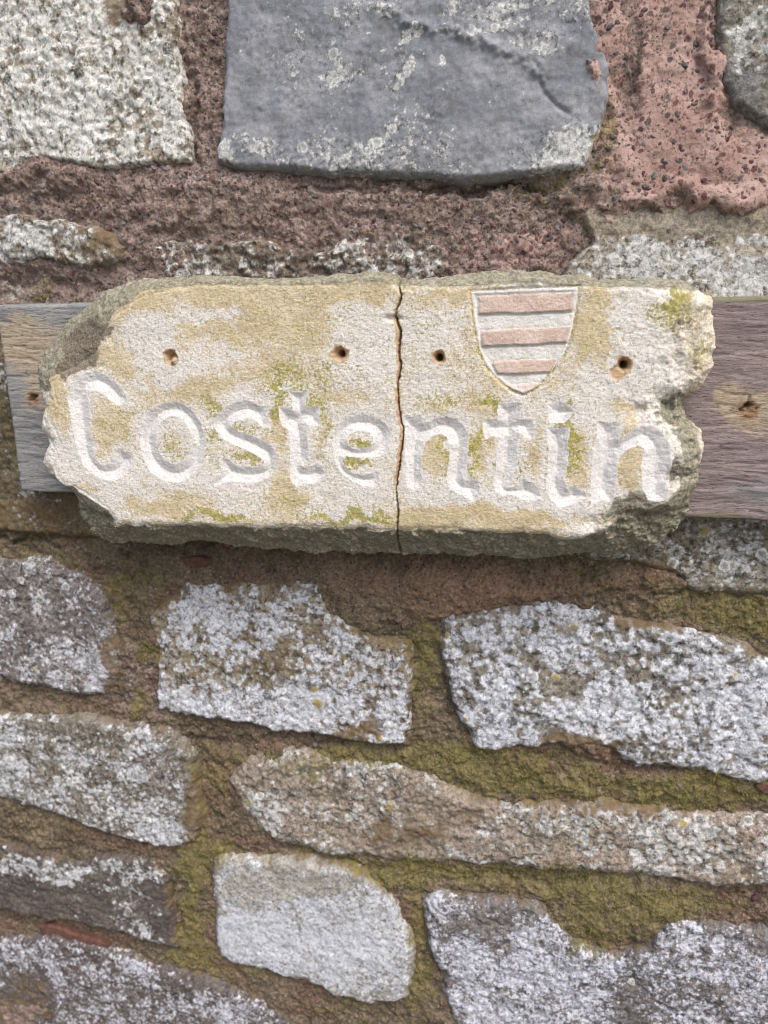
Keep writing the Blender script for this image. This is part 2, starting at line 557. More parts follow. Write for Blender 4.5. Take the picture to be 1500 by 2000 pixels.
MLICH = blobs(WPX, WPY, [
    # centre grey stone: lower edge, top right crust, spots
    (620, 320, 190, 56, .22), (900, 315, 270, 66, .28), (1110, 300, 60, 60, .45), (700, 270, 200, 60, .10),
    (790, 152, 14, 14, 1.1), (845, 125, 10, 10, 1.0), (805, 87, 9, 9, .9), (665, 150, 34, 20, .6), (960, 60, 80, 22, .6),
    (1040, 95, 60, 20, .45), (980, 10, 120, 26, .5), (720, 20, 60, 60, .35), (445, 290, 14, 16, .8), (500, 300, 60, 20, .35), (490, 100, 30, 70, .2), (1100, 20, 80, 60, .25),
    # right block under pink pointing
    (1300, 520, 320, 70, .30), (1480, 520, 90, 80, .25), (1250, 415, 180, 46, -.7), (1430, 415, 130, 56, -.7),
    (1450, 60, 60, 50, .35), (1470, 210, 50, 50, -.5),
    (330, 500, 70, 40, .1), (100, 470, 90, 40, .20),
    # lower stones
    (560, 1390, 240, 60, .20), (420, 1180, 120, 40, .05), (700, 1290, 100, 40, .05), (720, 1420, 70, 40, -.2), (540, 1290, 50, 25, -.25),
    (150, 1310, 120, 40, .2), (60, 1180, 60, 60, -.1), (1100, 1330, 60, 26, -.35), (1000, 1260, 60, 40, -.05), (1250, 1400, 250, 80, .12), (1150, 1440, 100, 26, -.4),
    (60, 1500, 120, 90, .15), (330, 1600, 70, 50, .15), (600, 1590, 150, 50, .1), (850, 1640, 130, 30, -.15), (1000, 1640, 80, 30, -.1), (1400, 1640, 120, 60, .25), (1150, 1600, 80, 26, .1),
    (160, 1690, 150, 22, .45), (300, 1700, 40, 40, .4), (30, 1690, 60, 30, .3), (270, 1800, 60, 50, .25), (130, 1760, 90, 30, -.15),
    (600, 1830, 170, 90, .22), (600, 1720, 150, 26, -.3), (1000, 1900, 150, 120, .16), (960, 1810, 50, 60, -.3), (1250, 1920, 70, 60, -.15), (1430, 1870, 80, 90, -.02),
    (150, 1900, 150, 50, .1), (40, 1960, 60, 60, -.5), (430, 1960, 120, 40, .1), (1430, 1100, 110, 50, .15), (1250, 1100, 90, 26, -.1),
])
MMOSS = blobs(WPX, WPY, [
    (1165, 280, 26, 80, .75), (1090, 345, 80, 16, .7), (1185, 210, 16, 60, .5), (900, 500, 200, 60, .12),
    (1050, 400, 130, 50, .45), (900, 375, 260, 24, .30), (300, 420, 500, 60, .08), (540, 440, 120, 30, .35), (380, 180, 24, 80, .30), (75, 570, 26, 40, .75), (780, 460, 150, 60, .15),
    # below the sign
    (100, 1010, 180, 40, .45), (200, 1090, 200, 60, .35), (270, 1180, 70, 80, .45), (500, 1150, 200, 30, .30), (295, 1290, 14, 24, 1.1), (265, 1390, 14, 20, 1.0), (255, 1320, 16, 24, .6),
    (820, 1230, 80, 110, .40), (830, 1330, 40, 120, .55), (840, 1470, 260, 34, .60), (700, 1140, 120, 40, .12), (1200, 1150, 160, 40, .40), (1400, 1190, 150, 40, .70), (1150, 1090, 120, 30, .5), (1480, 1230, 80, 40, .6),
    (600, 1490, 140, 30, .55), (950, 1520, 180, 40, .60), (1200, 1540, 280, 44, .70), (1400, 1560, 140, 40, .75), (1100, 1480, 100, 30, .15), (1440, 1500, 60, 20, .5),
    (410, 1600, 50, 160, .45), (430, 1500, 50, 60, .3), (100, 1620, 180, 40, .40), (370, 1720, 34, 110, .70), (380, 1830, 60, 60, .6), (560, 1680, 240, 24, .60), (800, 1700, 140, 30, .55),
    (810, 1820, 26, 150, .70), (830, 1950, 40, 60, .55), (1000, 1720, 260, 36, .70), (1200, 1780, 160, 60, .75), (1150, 1840, 80, 30, .7), (1400, 1760, 160, 36, .60), (450, 1900, 160, 40, .55), (650, 1975, 120, 26, .6),
    (60, 1810, 100, 26, .35), (250, 1860, 120, 30, .35), (120, 1390, 140, 24, .35), (250, 1370, 60, 24, .25), (1150, 1690, 160, 20, .45), (820, 1490, 120, 20, .5), (700, 1720, 80, 16, .35),
    (50, 1100, 90, 40, .35), (210, 1180, 40, 60, .4), (560, 1500, 100, 26, .4),
])
MDIRT = blobs(WPX, WPY, [
    (560, 1290, 60, 30, .35), (430, 1170, 160, 30, .30), (700, 1430, 70, 26, .7), (1130, 1445, 90, 24, .8), (960, 1220, 70, 20, .3), (1190, 1220, 160, 24, .45),
    (220, 1290, 24, 70, .8), (800, 1600, 120, 70, .30), (700, 1640, 200, 30, .25), (1000, 1580, 130, 30, .35), (1230, 1570, 130, 24, .5), (380, 1600, 24, 80, .6),
    (700, 1740, 90, 24, .25), (560, 1700, 200, 18, .3), (1400, 1720, 120, 20, .3), (250, 30, 40, 60, .6), 
    (1100, 240, 70, 60, .15), (1250, 395, 200, 36, .12), (160, 480, 60, 30, .35), (230, 470, 40, 30, .4), (100, 1000, 200, 60, .5), (1250, 1110, 140, 40, .5), (1480, 1150, 60, 20, .4),
    (60, 1240, 60, 60, .15), (40, 1960, 70, 70, .5), (900, 1990, 100, 20, .3),
])

# ------------------------------------------------------------------ wall: the stones
wall = empty('stone_wall', (0, 0, 0), 'old rubble wall of lichen-covered stones and crumbling mortar', 'wall')
# hs: proud of the wall plane, rr: rounding of the arris, nb/nm/nf: relief amplitudes (m)
STONES = [
 dict(lab='pale square stone thick with white lichen, top left', hs=.019, rr=.006, lich=.72, nm=.0016, nf=.0009, nb=.002,
      poly=[(-122, -118), (332, -118), (345, 0), (350, 90), (352, 150), (362, 220), (374, 300), (372, 320), (330, 322), (270, 332), (215, 335), (160, 328), (120, 318), (85, 312), (60, 322), (30, 338), (0, 345), (-122, 352)],
      c=((.36, .325, .26), (.27, .23, .175), (.12, .095, .07)), lc=(.77, .775, .75), lc2=(.50, .51, .47), rb=.55, spots=1.1),
 dict(lab='smooth blue-grey stone with a chipped lower right corner', hs=.021, rr=.007, lich=.14, nm=.0007, nf=.0003, nb=.0016, strat=.0003,
      poly=[(442, -118), (1150, -118), (1158, 0), (1175, 60), (1200, 130), (1197, 200), (1185, 250), (1165, 300), (1140, 338), (1090, 344), (1050, 346), (1000, 352), (920, 360), (850, 352), (780, 350), (640, 346), (520, 336), (450, 330), (416, 318), (428, 240), (433, 150), (438, 60)],
      c=((.22, .236, .265), (.32, .333, .362), (.20, .205, .22)), lc=(.66, .67, .66), pit=.5, rb=.45, ls=1.5, grain=.35, spots=.8),
 dict(lab='grey-green stone cut by the right edge above the pink mortar', hs=.018, rr=.008, lich=.34, nm=.0012, nf=.0007, nb=.002,
      poly=[(1395, -118), (1632, -118), (1632, 300), (1500, 262), (1470, 245), (1440, 225), (1420, 205), (1418, 190), (1402, 165), (1392, 90)],
      c=((.25, .235, .19), (.20, .20, .20), (.14, .13, .10))),
 dict(lab='small rough lichen-spotted stone left above the plank', wf=1.1, hs=.017, rr=.009, lich=.50, nm=.0022, nf=.0012, nb=.002,
      poly=[(-122, 418), (0, 415), (60, 410), (110, 424), (190, 438), (235, 462), (252, 485), (246, 512), (205, 528), (150, 528), (90, 514), (0, 526), (-122, 530)],
      c=((.22, .18, .135), (.28, .25, .20), (.12, .085, .06))),
 dict(lab='thin crumbling stone just above the sign', wf=1.3, hs=.0135, rr=.010, lich=.46, nm=.0030, nf=.0018, nb=.002,
      poly=[(285, 470), (340, 452), (420, 462), (520, 458), (620, 470), (700, 450), (770, 432), (838, 440), (872, 478), (876, 560), (860, 640), (300, 640), (285, 540)],
      c=((.24, .20, .16), (.18, .14, .11), (.11, .085, .065)), lc=(.60, .60, .57)),
 dict(lab='wide tan and grey stone right above the plank', hs=.0185, rr=.006, lich=.31, nm=.0012, nf=.0006, nb=.0015,
      poly=[(1100, 520), (1150, 470), (1130, 420), (1145, 395), (1250, 385), (1400, 360), (1500, 345), (1632, 330), (1632, 690), (1500, 690), (1150, 690), (1085, 600)],
      c=((.36, .31, .235), (.29, .26, .21), (.20, .18, .15)), pit=.6),
 dict(lab='dark mossy stone under the left end of the plank', hs=.017, rr=.010, lich=.20, nm=.0015, nf=.0008, nb=.002,
      poly=[(-122, 690), (60, 690), (300, 760), (520, 860), (540, 1000), (500, 1068), (420, 1066), (300, 1062), (150, 1056), (0, 1046), (-122, 1040)],
      c=((.13, .105, .065), (.17, .145, .095), (.08, .065, .045)), lc=(.52, .53, .52)),
 dict(lab='grey lichened stone right below the plank', hs=.018, rr=.010, lich=.46, nm=.0016, nf=.0008, nb=.002, strat=.001,
      poly=[(1130, 940), (1632, 900), (1632, 1190), (1500, 1166), (1440, 1166), (1365, 1160), (1310, 1125), (1230, 1105), (1150, 1100), (1090, 1085)],
      c=((.20, .18, .14), (.26, .235, .195), (.11, .095, .07)), lc=(.60, .61, .62)),
 dict(lab='grey-purple stone at the left edge, first course below the sign', hs=.0195, rr=.012, lich=.50, nm=.0016, nf=.0010, nb=.002,
      poly=[(-122, 1080), (0, 1088), (90, 1090), (150, 1112), (195, 1145), (222, 1210), (232, 1270), (232, 1320), (222, 1350), (200, 1362), (150, 1362), (90, 1350), (0, 1336), (-122, 1320)],
      c=((.18, .16, .155), (.23, .205, .195), (.09, .076, .07)), lc=(.60, .62, .69), lc2=(.36, .355, .36), ls=1.15),
 dict(lab='squarish white-lichened stone below the sign centre', hs=.020, rr=.007, lich=.60, nm=.0015, nf=.0008, nb=.002,
      poly=[(285, 1212), (330, 1172), (365, 1140), (450, 1142), (560, 1140), (622, 1128), (640, 1190), (690, 1230), (750, 1250), (800, 1262), (806, 1340), (800, 1400), (792, 1456), (720, 1452), (640, 1442), (560, 1428), (500, 1418), (400, 1402), (340, 1394), (308, 1388), (304, 1330), (308, 1262)],
      c=((.23, .185, .12), (.27, .225, .155), (.10, .08, .055)), lc=(.67, .70, .775), lc2=(.40, .41, .44), ls=.85),
 dict(lab='largest white-lichened stone below the sign, right', hs=.020, rr=.010, lich=.62, nm=.0018, nf=.0009, nb=.0025,
      poly=[(858, 1212), (900, 1196), (990, 1190), (1080, 1172), (1160, 1185), (1220, 1212), (1330, 1226), (1430, 1250), (1500, 1285), (1632, 1330), (1632, 1580), (1500, 1535), (1440, 1528), (1380, 1512), (1290, 1502), (1240, 1500), (1190, 1470), (1100, 1458), (1030, 1462), (960, 1472), (925, 1462), (905, 1420), (880, 1370), (866, 1310), (858, 1260)],
      c=((.25, .225, .18), (.19, .17, .135), (.095, .085, .07)), lc=(.67, .70, .78), lc2=(.42, .435, .47), ls=.72),
 dict(lab='grey speckled stone at the left edge, second course below the sign', hs=.0205, rr=.009, lich=.50, nm=.0014, nf=.0008, nb=.002,
      poly=[(-122, 1385), (0, 1396), (100, 1404), (210, 1410), (300, 1425), (345, 1440), (372, 1480), (382, 1540), (388, 1600), (382, 1640), (350, 1660), (300, 1658), (240, 1640), (150, 1610), (60, 1578), (0, 1562), (-122, 1530)],
      c=((.20, .18, .148), (.25, .225, .19), (.10, .086, .065)), lc=(.62, .645, .70), lc2=(.40, .40, .40), ls=1.0),
 dict(lab='long pinkish stone stretching to the right edge', grow=.0055, hs=.019, rr=.014, lich=.42, nm=.0018, nf=.0009, nb=.0025, strat=.0008,
      poly=[(452, 1530), (490, 1492), (560, 1478), (640, 1486), (740, 1492), (830, 1520), (900, 1556), (980, 1580), (1100, 1578), (1180, 1572), (1290, 1592), (1400, 1606), (1500, 1602), (1632, 1610), (1632, 1760), (1500, 1728), (1400, 1732), (1310, 1716), (1230, 1704), (1120, 1702), (1000, 1692), (900, 1684), (800, 1682), (700, 1672), (620, 1664), (550, 1648), (505, 1622), (475, 1575)],
      c=((.30, .255, .20), (.33, .27, .225), (.18, .15, .115)), lc=(.60, .61, .62)),
 dict(lab='dark brown slate-like stone lower left with white specks', hs=.021, rr=.006, lich=.22, nm=.0008, nf=.0005, nb=.0015, strat=.0012,
      poly=[(-122, 1620), (0, 1648), (60, 1668), (150, 1692), (190, 1676), (240, 1682), (300, 1690), (314, 1720), (326, 1775), (346, 1852), (320, 1850), (260, 1832), (170, 1806), (80, 1792), (0, 1776), (-122, 1750)],
      c=((.105, .088, .08), (.135, .115, .102), (.075, .062, .055)), lc=(.62, .64, .70)),
 dict(lab='pale smooth bluish-white stone, bottom centre', hs=.020, rr=.009, lich=.56, nm=.0009, nf=.0004, nb=.002,
      poly=[(410, 1700), (425, 1682), (455, 1674), (510, 1682), (570, 1682), (650, 1692), (700, 1700), (735, 1732), (765, 1765), (795, 1815), (806, 1870), (802, 1920), (796, 1955), (760, 1962), (715, 1964), (660, 1948), (590, 1922), (520, 1900), (450, 1885), (422, 1862), (416, 1800), (418, 1745)],
      c=((.42, .40, .365), (.36, .345, .32), (.28, .265, .24)), lc=(.64, .67, .735), lc2=(.43, .45, .49), pit=.45, rb=.7, ls=1.3, spots=.45),
 dict(lab='large grey stone with fine white speckle, bottom right corner', hs=.019, rr=.009, lich=.60, nm=.0018, nf=.0010, nb=.0025,
      poly=[(826, 1755), (850, 1742), (900, 1758), (1000, 1758), (1050, 1772), (1085, 1808), (1120, 1835), (1160, 1858), (1220, 1870), (1262, 1850), (1290, 1812), (1330, 1800), (1420, 1812), (1500, 1822), (1632, 1850), (1632, 2112), (920, 2112), (895, 2010), (870, 1960), (862, 1900), (836, 1850), (830, 1800)],
      c=((.17, .155, .15), (.22, .20, .19), (.085, .078, .075)), lc=(.67, .69, .79), lc2=(.36, .37, .42), ls=1.5),
 dict(lab='dark stone dusted with fine bluish lichen, bottom left corner', hs=.020, rr=.010, lich=.47, nm=.0014, nf=.0009, nb=.002,
      poly=[(-122, 1826), (0, 1838), (100, 1826), (180, 1842), (250, 1868), (330, 1900), (420, 1922), (500, 1955), (560, 2000), (640, 2060), (660, 2112), (-122, 2112)],
      c=((.125, .105, .10), (.15, .13, .12), (.07, .058, .055)), lc=(.60, .62, .71), lc2=(.36, .355, .38), ls=1.4),
]
HS = np.full(LX.shape, -0.05)
for k, s in enumerate(STONES):
    hs = s['hs']
    P = topoly(s['poly'], hs * .85)
    ax, az = np.array(P).T
    j0, j1 = np.searchsorted(xs, [ax.min() - .012, ax.max() + .012])
    i0, i1 = np.searchsorted(zs, [az.min() - .012, az.max() + .012])
    if j1 - j0 < 3 or i1 - i0 < 3:
        continue
    sl = (slice(i0, i1), slice(j0, j1))
    wf = s.get('wf', .45 if s['poly'][2][1] < 1000 else .9)
    d = s.get('grow', 0) + sdf(LX[sl] + wf * (EX[sl] - LX[sl]), LZ[sl] + wf * (EZ[sl] - LZ[sl]), P) + .0006 * NFIN[sl] + (.0048 if s['poly'][2][1] > 1000 else .0012)
    rr = s['rr'] * (1.25 if s['poly'][2][1] > 1000 else 1.0)
    hs = hs - (.0025 if s['poly'][2][1] > 1000 else 0)
    t = np.clip(d / rr, 0, 1)
    prof = np.sqrt(np.maximum(0, 1 - (1 - t) ** 2))
    sh = 7.3 * k
    big = fbm(LX[sl] + sh, LZ[sl], .09, 2, .5, 11)
    tx, tz = math.sin(k * 2.3) * .012, math.cos(k * 1.7) * .014        # slight lie of each face
    tilt = (LX[sl] - LX[sl].mean()) * tx + (LZ[sl] - LZ[sl].mean()) * tz
    h = -.012 + (hs + .012) * prof
    rel = s['nb'] * big + s['nm'] * NMID[sl] + s['nf'] * NFIN[sl] + s.get('strat', 0) * STRAT[sl] + tilt
    pit = np.clip((.32 - WF1[sl]) / .32, 0, 1) * (WID[sl] > .72) * s['nf'] * 2.2
    h = h + rel * ss(d, 0, rr) - pit * ss(d, 0, rr)
    if k == 1:      # conchoidal chip and flaked scar of the blue-grey stone
        c1 = linedist(LX[sl], LZ[sl], topoly([(1050, 150), (1062, 180), (1085, 205), (1112, 222)], hs))
        cc = unproj(1105, 170, hs)
        rad = np.hypot(LX[sl] - cc[0], LZ[sl] - cc[1])
        h -= .0020 * np.exp(-(c1 / .0013) ** 2)
        h -= .0016 * ss(rad, .026, .012) * ss(d, 0, .01)
        lay = fbm(LX[sl] * .8 + LZ[sl] * .5, LZ[sl] * 1.1 - LX[sl] * .4, .085, 2, .4, 63) * 2.0
        fr = lay - np.floor(lay)
        h += .0003 * (np.floor(lay) + ss(fr, .0, .10)) * ss(d, 0, .012)
        c2 = linedist(LX[sl], LZ[sl], topoly([(740, 15), (800, 45), (880, 60), (960, 90), (1030, 118), (1060, 150)], hs))
        h += .0020 * np.exp(-(c2 / .004) ** 2) * (1 + NFIN[sl])
    hsub = np.where(d > -.0018, h, -.05)
    HS[sl] = np.maximum(HS[sl], hsub)
    keep = d > -.0018
    fm = keep[:-1, :-1] & keep[:-1, 1:] & keep[1:, 1:] & keep[1:, :-1]
    edge = ss(d + .004 * NMID[sl], .013, .001)
    low = ss(LPY[sl], 950, 1100)
    lich = s['lich'] + MLICH[sl] - (.08 + .22 * low) * edge + .22 * NBIG[sl] + .14 * fbm(LX[sl], LZ[sl], .032, 2, .5, 61)
    moss = MMOSS[sl] * .42 + (.10 + .12 * low) * edge - .05
    dirt = MDIRT[sl] + (.30 + .12 * low) * edge
    sm = stone_material('stone_%d' % k, 2.7 * k + 1, *s['c'], lc=s.get('lc', (.62, .63, .62)), lc2=s.get('lc2', (.40, .41, .39)),
                        grain=s.get('grain', 1.0), spots=s.get('spots', 1.0),
                        pit=s.get('pit', .6), rough_bump=s.get('rb', 1.0), ls=s.get('ls', 1.0))
    s['mat'] = sm
    ob = grid_mesh('stone', LX[sl], LZ[sl], h, fm, {'mask': (lich, moss, dirt)}, sm, wall)
    ob['label'] = s['lab']

# ------------------------------------------------------------------ wall: the mortar
ROUGH = 1 - .72 * np.clip(blobs(WPX, WPY, [(1290, 290, 200, 130, 1), (1300, 60, 90, 160, .7), (1450, 330, 120, 80, 1), (1180, 60, 50, 160, .8)]), 0, 1)
ROUGH = ROUGH * .78
HM = .0118 - .0016 * ss(LPY, 1000, 1200) + .0022 * NBIG + ROUGH * (.0024 * NMID + .0013 * NFIN + .0010 * (GF2 - GF1) + .0016 * fbm(LX, LZ, .010, 3, .6, 14))
HM += blobs(WPX, WPY, [
    (1300, 60, 90, 130, .0070), (1290, 300, 150, 110, .0066), (1450, 320, 100, 70, .0066), (1180, 40, 50, 150, .0090), (1165, 170, 24, 50, .006), (1400, 190, 34, 80, .003), (1180, 330, 80, 60, .004), (1300, 386, 230, 24, .0075), (1395, 120, 16, 120, .006), (1230, 160, 22, 130, -.004),
    (1190, 425, 34, 14, .006), (1355, 415, 10, 22, .007), (1100, 470, 100, 60, .002),
    (280, 10, 36, 34, .013), (262, 50, 26, 20, .011), (390, 140, 40, 180, -.0015), (366, 220, 12, 140, -.006), (80, 345, 130, 36, .0060), (300, 350, 300, 26, .0030),
    (500, 400, 400, 40, .0045), (940, 366, 120, 14, -.010), (700, 362, 150, 10, -.004), (620, 480, 240, 40, .0012), (320, 480, 60, 40, .001), (470, 530, 30, 14, -.006), (960, 440, 90, 60, .003), (60, 560, 120, 22, -.006), (250, 540, 60, 20, .001),
    (200, 1052, 400, 10, -.007), (200, 1075, 200, 14, -.003), (700, 1150, 500, 40, .004), (700, 1210, 90, 30, .006), (900, 1150, 120, 50, .005), (1200, 1150, 200, 30, .004), (1400, 1172, 140, 10, -.003), (270, 1230, 50, 70, .004),
    (560, 1452, 260, 12, -.0045), (130, 1372, 150, 14, -.001), (830, 1320, 30, 120, .003), (1150, 1450, 90, 24, .007), (1300, 1530, 240, 26, .003), (950, 1510, 160, 24, .002), (600, 1490, 140, 12, .002),
    (650, 1690, 240, 16, -.003), (400, 1560, 24, 120, -.003), (150, 1640, 180, 20, .002), (370, 1750, 26, 120, .002), (340, 1790, 8, 90, -.005), (1200, 1800, 120, 50, .006), (1150, 1740, 260, 20, .002), (1000, 1712, 240, 10, -.003), (600, 1960, 200, 26, .002), (810, 1830, 16, 120, .001), (40, 1985, 60, 50, .010),
])
HM += .0006 * ROUGH * fbm(LX, LZ, .0028, 2, .6, 15)
MPINK = blobs(WPX, WPY, [
    (1280, 290, 170, 130, .75), (1300, 60, 90, 160, .60), (1450, 330, 120, 80, .75), (1180, 60, 40, 160, .55), (1230, 200, 34, 180, -.15), (1180, 420, 60, 24, .6), (1355, 420, 14, 30, .8), (1160, 170, 30, 60, .4), (1385, 110, 40, 140, .55),
    (1050, 480, 110, 60, .50), (960, 500, 80, 40, .40), (200, 400, 160, 30, .22), (400, 160, 30, 120, .22), (700, 420, 200, 40, .12), (380, 1100, 40, 12, .3)])
MPURP = ss(LPY, 700, 540) * (.85 + .3 * w2) + blobs(WPX, WPY, [(1225, 170, 26, 130, .9), (250, 1380, 70, 20, .6), (260, 1300, 30, 40, .4), (30, 1970, 60, 60, .8), (1480, 1760, 40, 30, .5)])
MTAN = blobs(WPX, WPY, [(900, 1150, 160, 60, .75), (700, 1120, 120, 34, .4), (1100, 1140, 130, 30, .45), (1150, 1460, 130, 30, .3), (200, 380, 120, 20, .1)])
MML = blobs(WPX, WPY, [(400, 510, 120, 34, .40), (560, 520, 80, 26, .45), (800, 500, 70, 50, .55), (1150, 1095, 100, 14, .4), (700, 1230, 60, 30, .3), (1430, 1210, 60, 12, .2), (1010, 1450, 40, 20, .5), (20, 570, 60, 20, .4), (260, 1340, 30, 40, .45), (150, 1040, 140, 14, .15), (1190, 430, 60, 18, .25)])
MMO = MMOSS * .95 + .10 * ss(LPY, 900, 1200) - .04
keep = ~(HS > HM + .0032)
fm = keep[:-1, :-1] | keep[:-1, 1:] | keep[1:, 1:] | keep[1:, :-1]
mortar_mat = mortar_material()
mort = grid_mesh('mortar', LX, LZ, HM, fm, {'mask': (MPINK, MMO, np.zeros_like(HM)), 'mask2': (MML, np.clip(MPURP, 0, 1), np.clip(MTAN, 0, 1))}, mortar_mat, wall)
mort['label'] = 'pink, purple-brown and mossy crumbling lime mortar'
HTOP = np.maximum(HM, HS)

# ------------------------------------------------------------------ wall: body and stones past the frame (coarse)
def box_mesh(name, x0, x1, y0, y1, z0, z1, mat, parent):
    v = [(x0, y0, z0), (x1, y0, z0), (x1, y1, z0), (x0, y1, z0), (x0, y0, z1), (x1, y0, z1), (x1, y1, z1), (x0, y1, z1)]
    f = [(0, 3, 2, 1), (4, 5, 6, 7), (0, 1, 5, 4), (1, 2, 6, 5), (2, 3, 7, 6), (3, 0, 4, 7)]
    me = bpy.data.meshes.new(name)
    me.from_pydata(v, [], f)
    me.materials.append(mat)
    o = bpy.data.objects.new(name, me)
    COL.objects.link(o)
    o.parent = parent
    return o
WX0, WX1, WZ1 = -1.5, 1.6, 2.25
bx0, bx1, bz0, bz1 = xs[0], xs[-1], zs[0], zs[-1]
core = box_mesh('wall_core', WX0, WX1, .012, .42, -.05, WZ1, mortar_mat, wall)
rnd = random.Random(5)
gc = .006
def coarse_patch(name, x0, x1, z0, z1, hs, mat, stone=True):
    px, pz = np.arange(x0, x1 + gc, gc), np.arange(z0, z1 + gc, gc)
    X, Z = np.meshgrid(px, pz)
    if stone:
        E1, E2 = X + .006 * fbm(X, Z, .03, 3, .5, 21), Z + .006 * fbm(X, Z, .03, 3, .5, 22)
        mgn = .005
        d = sdf(E1, E2, chaikin([(x0 + mgn, z0 + mgn), (x1 - mgn, z0 + mgn), (x1 - mgn, z1 - mgn), (x0 + mgn, z1 - mgn)], 1))
        t = np.clip(d / .009, 0, 1)
        h = -.016 + (hs + .016) * np.sqrt(1 - (1 - t) ** 2) + ss(d, 0, .012) * (.003 * fbm(X, Z, .06, 3, .5, 23) + .001 * fbm(X, Z, .015, 2, .5, 24))
        kp = d > -.006
        fmk = kp[:-1, :-1] & kp[:-1, 1:] & kp[1:, 1:] & kp[1:, :-1]
        lich = .5 + .25 * fbm(X, Z, .08, 2, .5, 25)
        return grid_mesh(name, X, Z, h, fmk, {'mask': (lich, .2 * ss(Z, 1.2, .9) + 0 * X, 0 * X + .1)}, mat, wall)
    h = .0085 + .003 * fbm(X, Z, .05, 3, .5, 26)
    fmk = np.ones((X.shape[0] - 1, X.shape[1] - 1), bool)
    return grid_mesh(name, X, Z, h, fmk, {'mask': (0 * X, .25 + 0 * X, 0 * X), 'mask2': (0 * X, .6 + 0 * X, 0 * X)}, mortar_mat, wall)
gc = .012
for a in ((bx0 - .5, bx0 + .004, bz0 - .3, bz1 + .3), (bx1 - .004, bx1 + .5, bz0 - .3, bz1 + .3), (bx0 - .012, bx1 + .012, bz1 - .004, bz1 + .3), (bx0 - .012, bx1 + .012, bz0 - .3, bz0 + .004)):
    coarse_patch('mortar', *a, 0, None, False)
gc = .006
mats = [s['mat'] for s in STONES if 'mat' in s]
def course(x0, x1, z0, z1):
    x = x0
    while x < x1 - .05:
        w = rnd.uniform(.15, .30)
        if x1 - x - w < .09:
            w = x1 - x
        coarse_patch('stone', x, x + w, z0 + rnd.uniform(0, .01), z1 - rnd.uniform(0, .01), rnd.uniform(.017, .022), rnd.choice(mats))
        x += w
z = bz0 - .29
while z < bz1 + .28:
    hgt = rnd.uniform(.11, .17)
    if z + hgt < bz0 or z > bz1:
        course(bx0 - .5, bx1 + .5, z, z + hgt)
    else:
        course(bx0 - .5, bx0, z, z + hgt)
        course(bx1, bx1 + .5, z, z + hgt)
    z += hgt

# unseen ground around the wall, added to bounce light up onto it
def ground_material():
    nt = NT('ground_earth', 9.1)
    n1, n2 = nt.noise(1.2, 5, .6), nt.noise(45, 5, .7)
    col = nt.mix(nt.ss(n1, .4, .6), (.09, .085, .065), (.14, .13, .105))
    col = nt.mix(1.0, col, nt.gray(nt.ss(n2, .3, .7, .7, 1.3)), 'MULTIPLY')
    return nt.finish(col, n2, .01, .8)
me = bpy.data.meshes.new('ground')
me.from_pydata([(-120, -120, 0), (120, -120, 0), (120, 120, 0), (-120, 120, 0)], [], [(0, 1, 2, 3)])
me.materials.append(ground_material())
gr = bpy.data.objects.new('ground', me)
gr['kind'] = 'structure'
gr['label'] = 'unseen earth and gravel ground, added to bounce light onto the wall'
COL.objects.link(gr)

# ------------------------------------------------------------------ the plank behind the sign
BF, BB = .041, .017
bq = topoly([(-14, 592), (1740, 573), (1740, 1032), (37, 963)], BF)
bxs = np.arange(min(p[0] for p in bq) - .004, max(p[0] for p in bq) + .004, .0014)
bzs = np.arange(min(p[1] for p in bq) - .004, max(p[1] for p in bq) + .004, .0008)
BX, BZ = np.meshgrid(bxs, bzs)
BPX, BPY = proj(BX, BZ, BF)
d = sdf(BX, BZ + .0006 * fbm(BX, BZ, .02, 2, .5, 30), bq) + .0003 * fbm(BX, BZ, .004, 2, .5, 31)
t = np.clip(d / .003, 0, 1)
wv = BZ + .0045 * fbm(BX, BZ, .10, 3, .5, 32)
kx, kz = unproj(1470, 800, BF)
kd = np.hypot((BX - kx) * .55, BZ - kz)
wv2 = wv + .010 * np.exp(-(kd / .022) ** 2) * np.sign(BZ - kz)
grain = fbm(BX * .06, wv2, .0040, 4, .62, 33)
grain2 = fbm(BX * .10, wv2, .0016, 3, .6, 34)
chk = fbm(BX * .14, wv2, .0042, 3, .6, 35)
check = ss(chk, .42, .62)
h = BB + (BF - BB) * np.sqrt(1 - (1 - t) ** 2) + ss(d, 0, .003) * (.0002 * grain + .0003 * grain2 - .0006 * check + .0009 * fbm(BX, BZ, .11, 2, .5, 36))
# lengthwise splits on the right part
for sp in ([(1380, 620), (1440, 624), (1500, 632), (1560, 640)], [(1380, 700), (1440, 692), (1500, 686), (1560, 684)], [(1340, 958), (1400, 957), (1480, 952), (1560, 950)]):
    ld = linedist(BX, BZ, topoly(sp, BF))
    above = BZ > np.interp(BX, [p[0] for p in topoly(sp, BF)], [p[1] for p in topoly(sp, BF)])
    h += np.where(above, -1, 1) * .0007 * np.exp(-(ld / .006) ** 2)
raw = np.zeros(BX.shape)
dk = np.zeros(BX.shape)
for (hx, hy, rpx, hr) in ((65, 778, 11, .0075), (1462, 800, 14, .007)):
    x_, z_ = unproj(hx, hy, BF)
    rad = np.hypot(BX - x_, BZ - z_) / (rpx * .00038) * (1 + .35 * fbm(BX, BZ, .004, 2, .5, 37))
    h -= hr * ss(rad, 1.0, .35) * (.55 + .45 * np.sign(fbm(BX, BZ, .006, 1, .5, 38)))
    raw = np.maximum(raw, ss(rad, 1.6, .9))
    dk = np.maximum(dk, .0 * rad)
    stem = linedist(BX, BZ, topoly([(hx, hy), (hx + 2, hy - 24)], BF)) if hx > 1000 else None
    if stem is not None:
        h -= .003 * np.exp(-(stem / .0008) ** 2)
bw1 = fbm(BX, BZ, .05, 4, .55, 39)
